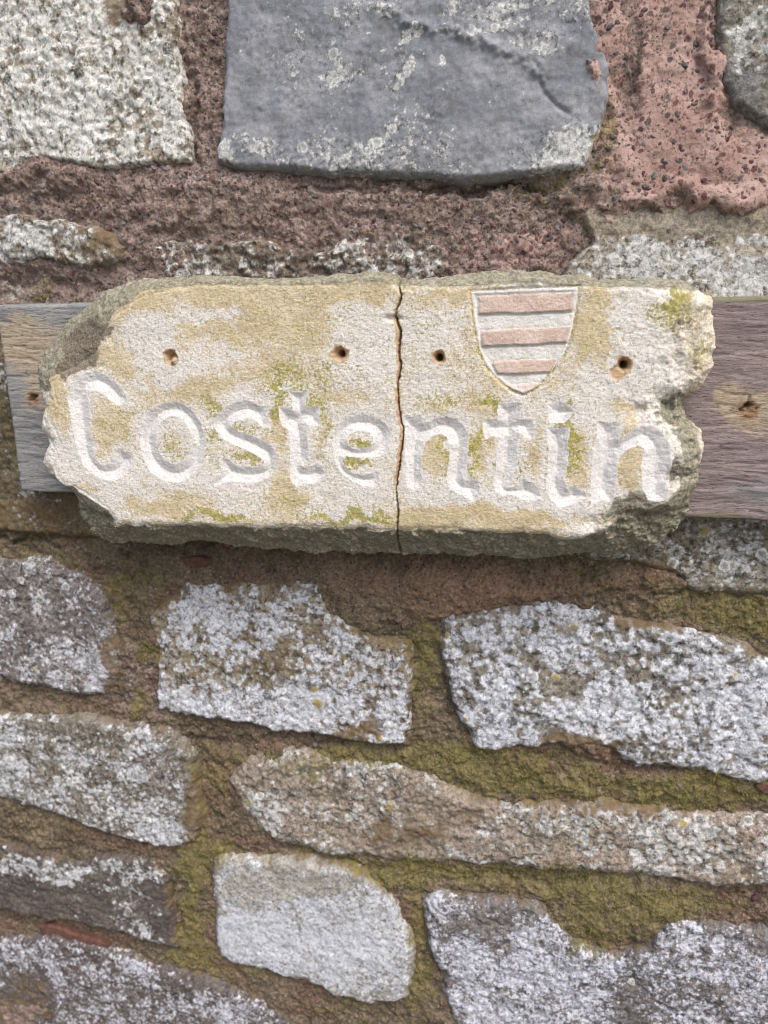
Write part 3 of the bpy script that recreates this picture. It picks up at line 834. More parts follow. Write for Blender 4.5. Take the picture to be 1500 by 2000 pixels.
QX, QY = BPX + 40 * bw1, BPY + 18 * bw1
bpink = ss(QX, 900, 1330) * .85 - blobs(QX, QY, [(1480, 960, 120, 50, .4)]) + blobs(QX, QY, [(80, 830, 60, 50, .35)])
btan = blobs(QX, QY, [(1480, 810, 80, 60, .68), (1490, 700, 60, 40, .45), (60, 650, 80, 50, .60), (30, 700, 70, 40, .45), (70, 770, 60, 50, .55), (90, 850, 50, 40, .25)])
bgreen = blobs(BPX, BPY, [(1440, 582, 160, 10, .9), (1400, 1010, 70, 10, .8)]) + .3 * blobs(QX, QY, [(1450, 605, 150, 22, .6)])
kp = d > -.0012
fm = kp[:-1, :-1] & kp[:-1, 1:] & kp[1:, 1:] & kp[1:, :-1]
back = np.array([(p[0], -BB + .001, p[1]) for p in bq])
board = grid_mesh('wooden_plank', BX, BZ, h, fm, {'mask': (bpink, btan, bgreen), 'mask2': (np.clip(raw, 0, 1), dk, dk)}, wood_material(), None, back)
board['label'] = 'weathered grey wooden plank fixed to the wall behind the carved stone'
board['category'] = 'plank'

# ------------------------------------------------------------------ the carved stone sign
H0 = .080
O_px = [(200, 573), (220, 562), (250, 549), (280, 545), (330, 542), (390, 539), (450, 540), (560, 545), (620, 539), (690, 535), (740, 533), (762, 535), (776, 542), (800, 546), (850, 544), (920, 535), (1000, 531), (1080, 532), (1140, 540), (1200, 545), (1290, 543), (1335, 545), (1352, 552), (1370, 566), (1390, 577), (1393, 620), (1396, 660), (1393, 715), (1382, 742), (1362, 762), (1344, 776), (1337, 800), (1339, 818), (1352, 826), (1367, 840), (1372, 870), (1368, 900), (1362, 940), (1352, 975), (1345, 1008), (1325, 1034), (1290, 1054), (1258, 1070), (1235, 1083), (1200, 1089), (1170, 1080), (1135, 1077), (1080, 1085), (1030, 1089), (950, 1085), (870, 1080), (780, 1081), (700, 1079), (600, 1076), (520, 1070), (462, 1067), (430, 1056), (395, 1054), (365, 1055), (336, 1063), (290, 1060), (251, 1057), (219, 1060), (196, 1050), (178, 1038), (165, 1018), (152, 1001), (141, 969), (132, 949), (114, 936), (103, 921), (95, 899), (108, 864), (97, 828), (103, 793), (95, 769), (85, 743), (82, 723), (92, 688), (108, 663), (121, 641), (132, 624), (154, 606), (187, 582)]
F_px = [(205, 640), (225, 615), (255, 592), (290, 576), (340, 564), (390, 556), (450, 556), (560, 560), (620, 556), (690, 551), (740, 549), (760, 552), (776, 562), (800, 566), (850, 564), (920, 557), (1000, 551), (1080, 554), (1140, 560), (1200, 563), (1270, 566), (1310, 590), (1330, 630), (1345, 680), (1340, 730), (1320, 765), (1300, 790), (1290, 815), (1310, 835), (1330, 860), (1336, 900), (1330, 945), (1302, 980), (1265, 988), (1240, 972), (1222, 985), (1205, 1005), (1190, 1028), (1150, 1046), (1110, 1050), (1060, 1040), (1020, 1034), (960, 1037), (900, 1030), (780, 1031), (700, 1028), (600, 1027), (500, 1025), (420, 1025), (375, 1021), (355, 1019), (335, 1024), (290, 1023), (229, 1020), (219, 1007), (208, 991), (179, 969), (147, 953), (125, 942), (112, 920), (104, 899), (117, 864), (106, 828), (112, 793), (106, 768), (100, 745), (120, 728), (150, 712), (180, 690), (195, 665)]
DROPS = [(200, 570, .017), (110, 660, .016), (150, 620, .017), (90, 740, .012), (100, 800, .005), (100, 900, .005), (140, 970, .030), (200, 1050, .031), (400, 1055, .033), (600, 1076, .031), (780, 1081, .030),
         (1000, 1088, .031), (1200, 1088, .032), (1320, 1035, .027), (1360, 940, .016), (1370, 860, .012), (1337, 800, .018), (1393, 660, .016), (1385, 580, .019), (1300, 544, .014), (1000, 532, .010), (780, 542, .010), (500, 541, .009), (300, 545, .014)]
GSS = .00055
def edge_h(p):
    ws = [(1.0 / ((p[0] - a) ** 2 + (p[1] - b) ** 2 + 900.0) ** 1.5, dv) for a, b, dv in DROPS]
    return H0 - .9 * sum(w * v for w, v in ws) / sum(w for w, _ in ws)
oq = [unproj(p[0], p[1] + (4 if p[1] > 1030 else 0), edge_h(p) if p[1] > 990 else H0 - .016) for p in O_px]
fq = topoly(F_px, H0)
oa = np.array(oq)
sxs = np.arange(oa[:, 0].min() - .004, oa[:, 0].max() + .004, GSS)
szs = np.arange(oa[:, 1].min() - .004, oa[:, 1].max() + .004, GSS)
SX, SZ = np.meshgrid(sxs, szs)
SPX, SPY = proj(SX, SZ, H0)
e1, e2 = fbm(SX, SZ, .014, 4, .55, 41), fbm(SX, SZ, .014, 4, .55, 42)
dO = sdf(SX + .0014 * e1, SZ + .0014 * e2, oq)
dF = sdf(SX + .0016 * e1, SZ + .0016 * e2, fq)
wsumm = np.zeros(SX.shape)
drop = np.zeros(SX.shape)
for (px, py, dv) in DROPS:
    w = 1.0 / ((SPX - px) ** 2 + (SPY - py) ** 2 + 900.0) ** 1.5
    wsumm += w
    drop += w * dv
drop /= wsumm
tt = np.clip(-dF, 0, 1) / np.maximum(1e-6, np.clip(-dF, 0, 1) + np.clip(dO, 0, 1))
bottom = ss(SPY, 985, 1010)
expo = 1.0 * bottom + (1.0 - bottom) * 1.7
h = H0 - drop * tt ** expo
broken = ss(-dF, .0005, .006)
fac1, fac2, fid = worley(SX + .004 * e1, SZ * 1.5 + .004 * e2, .022, 5)
h -= broken * (.25 + .75 * bottom) * (.0052 * (fac1 - .4) + .0030 * fbm(SX, SZ, .011, 4, .6, 43) + .0006 * fbm(SX, SZ, .003, 2, .6, 44))
h -= .0006 * np.exp(-(dF / .0012) ** 2)
sgrain = fbm(SX * .6 + SZ * .5, SZ * 1.2 - SX * .3, .0017, 2, .6, 45)
h += .0007 * fbm(SX, SZ, .05, 3, .5, 46) + .00025 * fbm(SX, SZ, .007, 3, .6, 47) + .00016 * sgrain
# erosion hollows on the right
for (px, py, rx, ry, a) in ((1330, 700, 70, 120, .002), (1310, 800, 60, 26, .006), (1345, 935, 50, 16, .003), (1240, 995, 40, 26, .0022), (1330, 880, 30, 60, .002), (160, 680, 60, 50, .002), (1180, 1020, 60, 20, .002)):
    q = ((SPX - px) / rx) ** 2 + ((SPY - py) / ry) ** 2
    h -= a * np.exp(-q) * (1 + .8 * e1)

LET = []
LET.append(('C', 1, [crop(80, 700, 4.286, [(215, 330), (255, 230), (310, 150), (390, 105), (480, 100), (570, 150), (640, 210), (700, 290), (720, 350), (690, 380), (640, 398), (580, 350), (510, 285), (440, 262), (400, 310), (397, 400), (410, 500), (425, 650), (440, 780), (480, 875), (545, 895), (595, 860), (620, 790), (650, 752), (705, 775), (785, 828), (755, 910), (690, 990), (600, 1030), (500, 1010), (420, 960), (345, 890), (290, 740), (265, 600), (245, 450)])]))
def ell(cx, cy, rx, ry, rot, n=28):
    return [(cx + rx * math.cos(a) * math.cos(rot) - ry * math.sin(a) * math.sin(rot), cy + rx * math.cos(a) * math.sin(rot) + ry * math.sin(a) * math.cos(rot)) for a in [2 * math.pi * i / n for i in range(n)]]
LET.append(('o', 0, [ell(337, 864, 65, 80, -.12), ell(339, 860, 35, 46, -.12)]))
LET.append(('s', 1, [crop(400, 740, 3.947, [(478, 196), (430, 212), (370, 180), (290, 165), (200, 185), (130, 230), (80, 290), (65, 360), (90, 420), (150, 470), (240, 520), (350, 570), (430, 608), (455, 640), (440, 665), (370, 685), (300, 680), (230, 655), (190, 620), (150, 605), (115, 640), (130, 720), (55, 800), (80, 838), (170, 792), (280, 802), (400, 802), (490, 762), (540, 700), (558, 600), (540, 540), (490, 490), (400, 450), (300, 415), (230, 390), (205, 360), (230, 330), (300, 303), (370, 308), (410, 340), (455, 388), (470, 300)])]))
LET.append(('t', 0, [crop(400, 740, 3.947, [(628, 98), (788, 98), (776, 212), (892, 214), (880, 362), (820, 368), (786, 345), (800, 520), (800, 640), (760, 682), (790, 690), (850, 655), (900, 690), (935, 740), (900, 790), (820, 812), (760, 805), (700, 835), (665, 790), (655, 700), (655, 540), (640, 400), (620, 382), (585, 368), (570, 300), (566, 210), (650, 235), (672, 240), (665, 170)])]))
LET.append(('e', 1, [crop(400, 740, 3.947, [(1445, 460), (1405, 560), (1340, 600), (1240, 612), (1150, 605), (1070, 595), (1062, 640), (1090, 700), (1150, 738), (1240, 742), (1335, 700), (1352, 760), (1325, 835), (1240, 832), (1150, 802), (1060, 740), (1008, 660), (983, 560), (980, 460), (1010, 380), (1060, 320), (1120, 285), (1190, 272), (1280, 283), (1370, 325), (1425, 385)]),
                     crop(400, 740, 3.947, [(1106, 450), (1130, 415), (1200, 395), (1270, 405), (1297, 450), (1287, 510), (1240, 540), (1160, 550), (1110, 515), (1090, 480)])]))
LET.append(('n', 0, [crop(760, 740, 5, [(125, 350), (220, 372), (345, 346), (335, 420), (385, 420), (450, 385), (560, 363), (660, 390), (740, 460), (777, 560), (772, 700), (762, 850), (745, 960), (738, 1002), (800, 985), (882, 1008), (892, 1090), (832, 1195), (740, 1152), (640, 1105), (570, 1050), (553, 950), (580, 800), (590, 650), (560, 572), (480, 540), (400, 570), (345, 640), (322, 760), (312, 900), (322, 1040), (250, 1095), (180, 1062), (163, 900), (158, 700), (158, 560), (120, 430)])]))
LET.append(('t', 0, [crop(760, 740, 5, [(1065, 232), (1298, 232), (1282, 330), (1270, 392), (1405, 392), (1415, 480), (1395, 595), (1340, 580), (1272, 525), (1252, 600), (1258, 760), (1240, 870), (1200, 985), (1165, 1060), (1230, 1050), (1310, 962), (1400, 1030), (1455, 1070), (1485, 1155), (1400, 1195), (1300, 1182), (1200, 1135), (1100, 1142), (1030, 1102), (1018, 1000), (1038, 850), (1050, 700), (1070, 570), (1000, 560), (940, 605), (915, 520), (906, 395), (960, 382), (1060, 400), (1060, 330)])]))
LET.append(('i', 0, [crop(1030, 740, 4.054, [(148, 388), (230, 393), (333, 388), (320, 480), (325, 600), (310, 700), (300, 800), (310, 862), (370, 832), (412, 880), (485, 932), (400, 982), (260, 1022), (180, 960), (148, 860), (160, 700), (168, 560), (155, 460)]),
                     crop(1030, 740, 4.054, [(165, 200), (250, 178), (350, 218), (374, 262), (340, 310), (290, 352), (180, 352), (157, 290)])]))
LET.append(('n', 0, [crop(1030, 740, 4.054, [(550, 338), (765, 343), (745, 400), (732, 478), (800, 420), (880, 370), (1000, 363), (1070, 430), (1120, 520), (1142, 640), (1132, 760), (1112, 870), (1090, 962), (1020, 982), (950, 962), (920, 880), (900, 780), (910, 640), (930, 562), (880, 525), (800, 560), (740, 610), (710, 680), (700, 800), (690, 920), (672, 992), (590, 962), (498, 1005), (500, 850), (510, 700), (520, 560), (545, 440)])]))
LID = np.zeros(SX.shape, int)
lnear = np.full(SX.shape, -1.0)
for k, (ch, nch, loops) in enumerate(LET):
    lw = [topoly(chaikin(l, nch) if nch else l, H0) for l in loops]
    al = np.concatenate([np.array(l) for l in lw])
    j0, j1 = np.searchsorted(sxs, [al[:, 0].min() - .02, al[:, 0].max() + .02])
    i0, i1 = np.searchsorted(szs, [al[:, 1].min() - .02, al[:, 1].max() + .02])
    sl = (slice(i0, i1), slice(j0, j1))
    d = sdf(SX[sl] + .0005 * e1[sl], SZ[sl] + .0005 * e2[sl], *lw)
    cut = np.clip(d, 0, .0105)
    vcut = .43 * cut * cut / (cut + .0002) - .2 * np.clip(cut - .007, 0, 1) + .00014 * fbm(SX[sl] * 1.3, SZ[sl] * .8, .0035, 3, .6, 64)
    vcut *= ss(dF[sl], -.0005, .003)
    h[sl] -= np.where(d > 0, vcut, 0)
    LID[sl] = np.where((d > 0) & (dF[sl] > .0002), k + 1, LID[sl])
    lnear[sl] = np.maximum(lnear[sl], d)
# shield
sh_px = crop(890, 540, 5.556, [(150, 152), (420, 142), (700, 130), (1000, 120), (1335, 108), (1318, 260), (1300, 400), (1278, 530), (1250, 650), (1215, 760), (1175, 850), (1080, 990), (990, 1095), (905, 1180), (840, 1236), (735, 1280), (610, 1240), (515, 1178), (420, 1080), (330, 980), (285, 900), (255, 820), (225, 690), (200, 550), (180, 420), (165, 300)])
bars_px = [crop(890, 540, 5.556, b) for b in ([(240, 215), (760, 195), (1282, 180), (1262, 378), (760, 395), (245, 410)], [(270, 592), (760, 570), (1250, 545), (1208, 718), (760, 740), (290, 760)], [(390, 930), (760, 915), (1090, 905), (1035, 1042), (760, 1052), (455, 1060)], [(545, 1180), (760, 1170), (945, 1158), (850, 1225), (735, 1278), (640, 1240)])]
shq = topoly(sh_px, H0)
al = np.array(shq)
j0, j1 = np.searchsorted(sxs, [al[:, 0].min() - .02, al[:, 0].max() + .02])
i0, i1 = np.searchsorted(szs, [al[:, 1].min() - .02, al[:, 1].max() + .02])
sl = (slice(i0, i1), slice(j0, j1))
dS = np.full(SX.shape, -1.0)
dS[sl] = sdf(SX[sl] + .0003 * e1[sl], SZ[sl] + .0003 * e2[sl], shq)
h[sl] -= .0010 * np.exp(-(np.clip(np.abs(dS[sl]) - .0002, 0, 1) / .0010) ** 2) + .0013 * ss(dS[sl], .0, .0035)
BID = np.zeros(SX.shape, int)
for k, b in enumerate(bars_px):
    bwd = topoly(b, H0)
    d = sdf(SX[sl] + .0004 * e1[sl], SZ[sl] + .0004 * e2[sl], bwd)
    zt, zb = max(p[1] for p in bwd), min(p[1] for p in bwd)
    ramp = np.clip((zt - SZ[sl]) / (zt - zb), 0, 1)
    h[sl] += ss(d, -.0004, .0008) * (.0003 + .0014 * ramp)
    h[sl] -= .0007 * np.exp(-((d + .0008) / .0007) ** 2) * (.3 + .7 * ss(ramp, .6, .95))
    BID[sl] = np.where(d > 0, k + 1, BID[sl])
# drilled holes
rawm = np.zeros(SX.shape)
for (px, py, rp, deep, ox, oy) in ((333, 697, 14.5, .006, 0, 4), (663, 692, 15, .006, 2, -2), (857, 698, 12.5, .006, 0, 0), (1220, 712, 13.5, .007, 1, 0)):
    x_, z_ = unproj(px, py, H0)
    x2, z2 = unproj(px + ox, py + oy, H0)
    rad = np.hypot(SX - x_, SZ - z_) / (rp * .000355) * (1 + .22 * fbm(SX, SZ, .006, 3, .6, 50))
    r2 = np.hypot(SX - x2, SZ - z2)
    h -= deep * ss(rad, 1.05, .35)
    if px != 333:
        h -= .016 * ss(r2, .0027, .0017)
    else:
        xp, zp = unproj(337, 703, H0)
        h += .0040 * ss(np.hypot(SX - xp, SZ - zp), .0036, .0012)
        rr_ = np.abs(np.hypot(SX - xp, SZ - zp) - .0036)
        h -= .002 * np.exp(-(rr_ / .0006) ** 2)
    rawm = np.maximum(rawm, ss(rad, 1.35, .95))
x_, z_ = unproj(1207, 729, H0)
fl = np.hypot(SX - x_, SZ - z_) * (1 + .3 * fbm(SX, SZ, .005, 2, .6, 51))
h -= .0012 * ss(fl, .0055, .004)
rawm = np.maximum(rawm, ss(fl, .0058, .0045))
# the crack
ck_px = crop(700, 530, 3.571, [(262, -20), (272, 50), (285, 120), (298, 170), (270, 250), (255, 310), (275, 370), (292, 410), (285, 480), (280, 560), (292, 640), (285, 720), (270, 800), (278, 900), (285, 980), (300, 1060), (313, 1092), (305, 1200), (292, 1300), (286, 1380), (270, 1440), (265, 1500), (261, 1560), (270, 1620), (273, 1720), (266, 1800), (258, 1870), (250, 1930), (250, 2000), (250, 2100)])
ckw = topoly(ck_px, H0)
jx = SX + .0006 * fbm(SX, SZ, .005, 3, .6, 52)
cka = linedist(jx, SZ, ckw)
ckx = np.interp(SZ, [p[1] for p in ckw][::-1], [p[0] for p in ckw][::-1])
left = jx < ckx
ckpy = SPY
wid = .00026 + .00024 * np.interp(ckpy, [540, 600, 620, 700, 760, 830, 880, 960, 1000, 1020, 1060, 1090], [.8, 1.2, 1.6, 1.4, .4, .5, .8, .3, 1.2, 1.3, .8, .2])
h -= .008 * np.exp(-(cka / wid) ** 2)
ckraw = np.interp(ckpy, [540, 580, 640, 700, 800, 880, 940, 955, 1000, 1090], [.2, .35, .75, .6, .65, .85, .85, .1, .1, 0])
marg = (cka + .0009 * e1 + .0008 * fbm(SX, SZ, .004, 2, .6, 53)) * np.where(left, .8, 1.2)
rawm = np.maximum(rawm, ss(marg, .0027, .0012) * ckraw)
h -= .0005 * ss(marg, .0036, .0006) * ckraw
h -= .004 * np.exp(-(((SPX - 768) / 14) ** 2 + ((SPY - 622) / 5) ** 2))
h -= .003 * ss(cka, .006, 0) * ss(SPY, 570, 540)

outside = dO < 0
h = np.where(outside, BF - .003, np.maximum(h, BF + .001))
# surface masks
gx, gy = SPX + 22 * fbm(SX, SZ, .02, 4, .6, 54), SPY + 22 * fbm(SX, SZ, .02, 4, .6, 55)
near = ss(lnear, -.012, -.001)
WHITE = .50 + .32 * near + blobs(gx, gy, [
    (390, 615, 90, 30, .45), (280, 650, 50, 50, .45), (320, 720, 80, 40, .40), (420, 690, 50, 40, .15), (655, 595, 24, 16, .35), (720, 650, 70, 90, .30), (660, 720, 90, 40, .25), (740, 720, 40, 90, .25),
    (840, 640, 60, 80, .28), (860, 760, 90, 40, .25), (1240, 640, 80, 90, .55), (1230, 760, 90, 60, .42), (1310, 740, 40, 60, .2), (1040, 560, 60, 14, .45), (1150, 780, 60, 40, .2), (110, 880, 40, 90, .35), (190, 960, 80, 30, .30), (250, 960, 60, 30, .35), (230, 1010, 100, 14, .4), (140, 900, 40, 60, .3),
    (420, 985, 80, 24, .35), (700, 980, 60, 40, .35), (620, 990, 60, 20, .2), (840, 960, 40, 40, .25), (950, 975, 50, 20, .2), (1080, 985, 90, 20, .35), (1150, 1040, 40, 20, .35), (490, 770, 70, 24, .3), (1290, 890, 60, 50, .3),
    (600, 570, 200, 30, -.45), (480, 600, 60, 16, -.3), (560, 640, 90, 40, -.38), (420, 640, 80, 14, -.5), (330, 585, 90, 26, -.35), (240, 600, 60, 30, -.25), (210, 720, 60, 40, -.30), (240, 770, 60, 26, -.1),
    (115, 770, 26, 50, -.55), (130, 830, 18, 30, -.55), (210, 830, 40, 60, -.45), (165, 950, 30, 16, -.55), (300, 990, 60, 24, -.45), (370, 980, 60, 18, -.45), (350, 775, 60, 30, -.45), (430, 760, 40, 40, -.2), (560, 720, 90, 30, -.3), (640, 770, 80, 22, -.25), (545, 840, 12, 60, -.6), (555, 970, 30, 50, -.6), (620, 830, 16, 50, -.4),
    (470, 885, 60, 24, -.2), (720, 570, 60, 26, -.25), (880, 580, 60, 20, -.35), (1160, 640, 34, 70, -.75), (1175, 600, 20, 40, -.3), (960, 770, 40, 60, -.2), (850, 790, 60, 20, -.3), (850, 880, 24, 60, -.65), (940, 870, 26, 80, -.45), (880, 1010, 110, 20, -.75), (1010, 1020, 90, 16, -.6), (1125, 900, 22, 70, -.6), (1050, 870, 16, 60, -.35), (1230, 880, 26, 70, -.75), (1210, 800, 30, 14, -.5), (1100, 700, 40, 40, .1), (1060, 800, 60, 20, .1),
    (400, 940, 90, 20, .1), (300, 800, 24, 12, -.3)])
MOSS = .12 + blobs(gx, gy, [(440, 1000, 50, 16, .85), (400, 1005, 90, 14, .45), (680, 1010, 90, 14, .70), (720, 1000, 50, 20, .5), (560, 990, 60, 20, .3), (480, 850, 50, 20, .60), (480, 890, 60, 20, .65), (640, 860, 20, 60, .3), (705, 865, 26, 18, .85), (690, 915, 30, 14, .8), (600, 800, 60, 40, .35), (545, 800, 14, 40, .5), (400, 850, 20, 60, .4), (420, 810, 14, 40, .5), (340, 860, 34, 44, .35), (230, 800, 40, 30, .3), (250, 860, 30, 40, .3),
    (930, 890, 20, 60, .65), (870, 880, 14, 60, .45), (960, 790, 16, 16, .6), (1110, 840, 26, 60, .75), (1100, 920, 20, 40, .4), (1010, 920, 40, 40, .4), (1170, 870, 12, 60, .45), (1330, 575, 26, 26, 1.0), (1310, 620, 40, 40, .55), (1378, 680, 16, 40, .5), (600, 640, 120, 60, .25), (640, 740, 160, 50, .25), (720, 590, 60, 30, .2), (920, 680, 50, 90, .2), (1170, 660, 40, 60, .2), (880, 780, 70, 20, .4), (830, 620, 50, 50, .25), (1060, 740, 120, 60, .15), (560, 740, 80, 30, .25)]) + .30 * np.exp(-((dS + .0002) / .0012) ** 2)
GREY = ss(-dF, -.001, .005) * .95 * ss(drop, .006, .014) * (1 - .70 * ss(SPX, 1240, 1320) * ss(SPY, 960, 900)) * (1 - .25 * ss(SPY, 600, 570)) + ss(SPY, 572, 552) * .55 + blobs(gx, gy, [(1260, 985, 60, 40, .75), (1210, 1010, 60, 26, .5), (1340, 880, 40, 70, .55), (1320, 800, 60, 24, .6), (1350, 640, 40, 100, .25), (160, 640, 60, 70, .4), (1330, 950, 40, 12, .4), (1180, 1050, 60, 16, .3)])
DARK = blobs(gx, gy, [(150, 680, 50, 46, .80), (190, 640, 40, 34, .55), (115, 710, 24, 20, .6), (1240, 985, 30, 28, .50), (1200, 1018, 24, 16, .45), (1325, 925, 20, 24, .85), (1330, 640, 34, 30, .45), (1360, 700, 30, 60, .30), (1345, 760, 34, 14, .3)]) + ss(-dF, .001, .006) * bottom * .34
RAW = rawm
sign = empty('name_stone', (unproj(760, 1085, BF)[0], -BF, unproj(760, 1085, BF)[1]), 'cracked pale sandstone sign carved with white letters and a striped shield', 'sign')
smat = sign_material()
kpv = dO > -.0009
cellok = kpv[:-1, :-1] & kpv[:-1, 1:] & kpv[1:, 1:] & kpv[1:, :-1]
lid = LID[:-1, :-1]
bid = BID[:-1, :-1]
ins = dS[:-1, :-1] > .0006
lf = left[:-1, :-1]
free = cellok & (lid == 0) & ~ins
AT = {'mask': (WHITE, MOSS, GREY), 'mask2': (RAW, DARK, 0 * DARK)}
def add(name, fmask, mat, label, parent, extra=None):
    o = grid_mesh(name, SX, SZ, h, fmask, AT, mat, None, extra)
    attach(o, parent)
    if label:
        o['label'] = label
    return o
oback = [(p[0], -BF + .003, p[1]) for p in oq]
xc = unproj(772, 800, H0)[0]
lb = np.array([(min(p[0], xc), p[1], p[2]) for p in oback])
rb = np.array([(max(p[0], xc), p[1], p[2]) for p in oback])
add('slab', free & lf, smat, 'larger left half of the cracked slab', sign, lb)
add('slab', free & ~lf, smat, 'right half of the cracked slab bearing the shield', sign, rb)
white_paint = paint_material('white_paint', (.72, .70, .685), (.80, .785, .775), 4.4, .6, .45, True)
for k, (ch, _, _) in enumerate(LET):
    add('carved_letter', cellok & (lid == k + 1), white_paint, 'carved white-painted letter ' + ch, sign)
shield = add('shield', cellok & ins & (bid == 0), paint_material('shield_white', (.76, .745, .70), (.83, .815, .785), 6.1, .5, .6), 'sunken white shield with pink bars', sign)
pinkbar = paint_material('pink_paint', (.56, .43, .36), (.66, .53, .46), 7.7, .85, .5)
paletip = paint_material('pale_pink_paint', (.62, .53, .48), (.70, .61, .56), 7.9, .85, .5)
for k in range(4):
    add('shield_bar', cellok & ins & (bid == k + 1), pinkbar if k < 3 else paletip, None, shield)

# ------------------------------------------------------------------ pebbles and grit set in the mortar
def pebble_mesh(seed):
    r = np.random.RandomState(seed)
    ph = (1 + 5 ** .5) / 2
    v = np.array([(-1, ph, 0), (1, ph, 0), (-1, -ph, 0), (1, -ph, 0), (0, -1, ph), (0, 1, ph), (0, -1, -ph), (0, 1, -ph), (ph, 0, -1), (ph, 0, 1), (-ph, 0, -1), (-ph, 0, 1)], float)
    v /= np.linalg.norm(v[0])
    v *= (.75 + .5 * r.rand(12))[:, None]
    v *= np.array([1, .6, .62 + .3 * r.rand()])
    f = [(0, 11, 5), (0, 5, 1), (0, 1, 7), (0, 7, 10), (0, 10, 11), (1, 5, 9), (5, 11, 4), (11, 10, 2), (10, 7, 6), (7, 1, 8), (3, 9, 4), (3, 4, 2), (3, 2, 6), (3, 6, 8), (3, 8, 9), (4, 9, 5), (2, 4, 11), (6, 2, 10), (8, 6, 7), (9, 8, 1)]
    return v, f
PM = [plain_material('pebble_slate', (.075, .070, .073), (.14, .132, .135), 11), plain_material('pebble_maroon', (.09, .045, .05), (.15, .085, .085), 12),
      plain_material('pebble_grey', (.16, .145, .14), (.26, .24, .23), 13), plain_material('pebble_brick', (.17, .08, .055), (.22, .115, .085), 14), plain_material('pebble_brown', (.12, .085, .07), (.26, .185, .16), 15)]
PME = {}
for mi, m in enumerate(PM):
    for q in range(3):
        v, f = pebble_mesh(10 * mi + q)
        me = bpy.data.meshes.new('pebble')
        me.from_pydata([tuple(x) for x in v], [], f)
        me.materials.append(m)
        PME[mi, q] = me
def hat(x, z_, arr):
    j = int(np.clip((x - xs[0]) / GS, 0, arr.shape[1] - 1))
    i = int(np.clip((z_ - zs[0]) / GS, 0, arr.shape[0] - 1))
    return arr[i, j]
def pebble(px, py, rpx, mi, lift=.35):
    x_, z_ = unproj(px, py, .014)
    hm = hat(x_, z_, HM)
    if hat(x_, z_, HS) > hm:
        return
    s = rpx * .00030
    o = bpy.data.objects.new('pebble', PME[mi, rnd.randrange(3)])
    o.location = (x_, -hm - s * (lift - .42), z_)
    o.scale = (s, s * .8, s)
    o.rotation_euler = (0, rnd.uniform(0, 6.28), 0)
    o.parent = wall
    COL.objects.link(o)
for p in [(1236, 292, 9, 1), (1193, 272, 9, 0), (1184, 294, 9, 0), (1297, 320, 8, 0), (1276, 345, 10, 2), (1296, 352, 10, 0), (1236, 360, 7, 3), (1418, 275, 8, 1), (1372, 355, 8, 1), (1320, 228, 9, 0), (1331, 296, 6, 0), (1309, 238, 5, 1),
          (1225, 233, 6, 1), (1258, 368, 9, 0), (1246, 376, 8, 0), (1373, 172, 8, 0), (1334, 130, 11, 0), (1361, 138, 8, 0), (1188, 62, 11, 0), (1200, 110, 7, 2), (1256, 285, 7, 2), (1313, 280, 7, 0), (1360, 258, 6, 0), (1395, 252, 7, 0), (1428, 251, 6, 1),
          (1462, 320, 6, 1), (1450, 330, 7, 0), (1480, 335, 7, 2), (1440, 350, 8, 2), (1230, 30, 8, 4), (1252, 32, 6, 1), (1296, 70, 6, 0), (1175, 330, 7, 0), (1200, 355, 8, 2), (1225, 345, 6, 0), (1160, 310, 6, 0), (1310, 360, 7, 2), (1320, 315, 6, 2), (1394, 325, 5, 1), (1405, 345, 7, 2),
          (1355, 205, 9, 4), (1385, 200, 8, 4), (1150, 373, 6, 0), (1216, 222, 6, 0), (1238, 262, 5, 2), (1088, 445, 9, 2), (1075, 465, 10, 0), (1062, 470, 9, 3), (1100, 430, 7, 1), (900, 510, 9, 2), (1140, 1155, 11, 0), (150, 1645, 9, 0), (1480, 1762, 16, 1), (1189, 1761, 9, 0), (1192, 1810, 9, 0), (1233, 1806, 6, 0), (1180, 1180, 8, 2),
          (490, 350, 5, 2), (580, 530, 8, 0), (660, 452, 9, 4), (560, 470, 9, 4), (590, 468, 6, 3), (810, 440, 8, 2), (500, 440, 11, 4), (690, 480, 8, 4), (730, 430, 7, 1), (420, 410, 8, 4), (380, 470, 9, 4), (230, 400, 7, 4), (860, 410, 7, 0), (960, 440, 7, 1), (1010, 470, 6, 0), (930, 480, 6, 2), (395, 10, 9, 0), (415, 60, 8, 1), (425, 110, 9, 4), (400, 150, 7, 4), (415, 220, 9, 4), (385, 200, 8, 4), (1030, 415, 7, 4), (780, 400, 6, 1), (300, 380, 6, 4), (160, 350, 6, 4), (255, 45, 9, 1), (275, 20, 9, 4), (640, 400, 7, 3), (560, 385, 6, 4)]:
    pebble(*p)
# fine grit, far too much to count: one object
gv, gf, gmi = [], [], []
nr = np.random.RandomState(3)
base = [pebble_mesh(100 + q) for q in range(6)]
cnt = 0
while cnt < 9500:
    px, py = nr.uniform(0, 1500), nr.choice([nr.uniform(0, 560), nr.uniform(1060, 2000)], p=[.78, .22])
    x_, z_ = unproj(px, py, .014)
    hm = hat(x_, z_, HM)
    if hat(x_, z_, HS) > hm - .0002:
        cnt += .35
        continue
    if px > 1150 and py < 420 and nr.rand() < .75:
        cnt += .35
        continue
    v, f = base[nr.randint(6)]
    s = .00040 * nr.gamma(3.0, .95)
    a = nr.uniform(0, 6.28)
    x2, z2 = v[:, 0] * math.cos(a) - v[:, 2] * math.sin(a), v[:, 0] * math.sin(a) + v[:, 2] * math.cos(a)
    o = len(gv)
    gv += [(x_ + s * p, -hm + s * (q * .8 + .22), z_ + s * r) for p, q, r in zip(x2, v[:, 1], z2)]
    gf += [(o + p, o + q, o + r) for p, q, r in f]
    gmi += [int(nr.choice(5, p=[.12, .14, .26, .02, .46]))] * len(f)
    cnt += 1
me = bpy.data.meshes.new('grit')
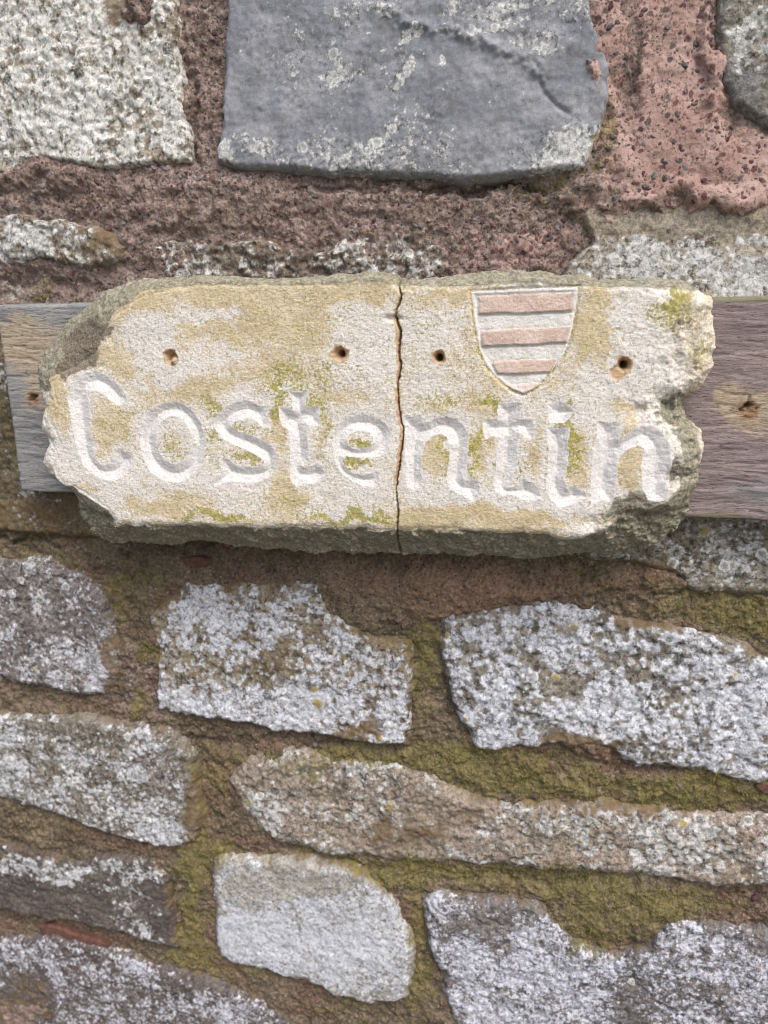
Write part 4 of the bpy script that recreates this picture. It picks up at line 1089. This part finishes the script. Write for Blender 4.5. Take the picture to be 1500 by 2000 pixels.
me.from_pydata(gv, [], gf)
for m in PM:
    me.materials.append(m)
me.polygons.foreach_set('material_index', np.array(gmi, np.int32))
go = bpy.data.objects.new('grit', me)
go['kind'] = 'stuff'
go.parent = wall
COL.objects.link(go)

# short moss shoots on the joints, one object
mv, mfc = [], []
tries = 0
while len(mfc) < 26000 and tries < 400000:
    n = 4000
    tries += n
    px, py = nr.uniform(-20, 1520, n), nr.uniform(-20, 2020, n)
    for a, b in zip(px, py):
        x_, z_ = unproj(a, b, .014)
        mo = hat(x_, z_, MMOSS) + .25 * hat(x_, z_, NMID) - .05
        if mo < .30 or nr.rand() > (mo - .25) * 1.3:
            continue
        hm, hs_ = hat(x_, z_, HM), hat(x_, z_, HS)
        if hs_ > hm and mo < .62:
            continue
        y_ = -max(hm, hs_)
        for q in range(3):
            s = nr.uniform(.0005, .0013)
            an = nr.uniform(0, 6.28)
            o = len(mv)
            dx, dz = math.cos(an) * s * .45, math.sin(an) * s * .45
            cx0, cz0 = x_ + nr.normal(0, .001), z_ + nr.normal(0, .001)
            mv += [(cx0 - dx, y_ + .0004, cz0 - dz), (cx0 + dx, y_ + .0004, cz0 + dz), (cx0 + nr.normal(0, .0006), y_ - s * nr.uniform(.5, 1.4), cz0 + nr.normal(0, .0006) - .0002)]
            mfc.append((o, o + 1, o + 2))
me = bpy.data.meshes.new('moss')
me.from_pydata(mv, [], mfc)
me.materials.append(plain_material('moss', (.13, .118, .04), (.32, .285, .08), 18, 140))
mo_ = bpy.data.objects.new('moss', me)
mo_['kind'] = 'stuff'
mo_['label'] = 'olive moss on the mortar joints'
mo_.parent = wall
COL.objects.link(mo_)

# slivers of red brick packed into the joints
brick = plain_material('brick', (.10, .05, .036), (.17, .09, .07), 16, 180)
def chip(poly, h0, th):
    P = topoly(poly, h0)
    n = len(P)
    c = np.mean(P, 0)
    v = [(x, -(h0 - th), z_) for x, z_ in P] + [(x, -h0 + .0012, z_) for x, z_ in P] + [(c[0] + (x - c[0]) * .9, -h0 - .0004 * (i % 3), c[1] + (z_ - c[1]) * .8) for i, (x, z_) in enumerate(P)]
    f = []
    for L in (0, n):
        f += [(L + i, L + i + n, L + (i + 1) % n + n, L + (i + 1) % n) for i in range(n)]
    f.append(tuple(range(2 * n, 3 * n))[::-1])
    f = [q[::-1] for q in f]
    me = bpy.data.meshes.new('brick_chip')
    me.from_pydata(v, [], f)
    me.materials.append(brick)
    o = bpy.data.objects.new('brick_chip', me)
    o.parent = wall
    COL.objects.link(o)
chip([(72, 1808), (100, 1806), (140, 1822), (180, 1832), (215, 1846), (212, 1857), (180, 1856), (150, 1850), (100, 1838), (80, 1828)], .0148, .012)
chip([(352, 1090), (385, 1086), (408, 1090), (412, 1100), (390, 1112), (360, 1104)], .0148, .012)
chip([(1476, 1535), (1498, 1530), (1520, 1540), (1516, 1552), (1490, 1550)], .0148, .012)
print('scene built')
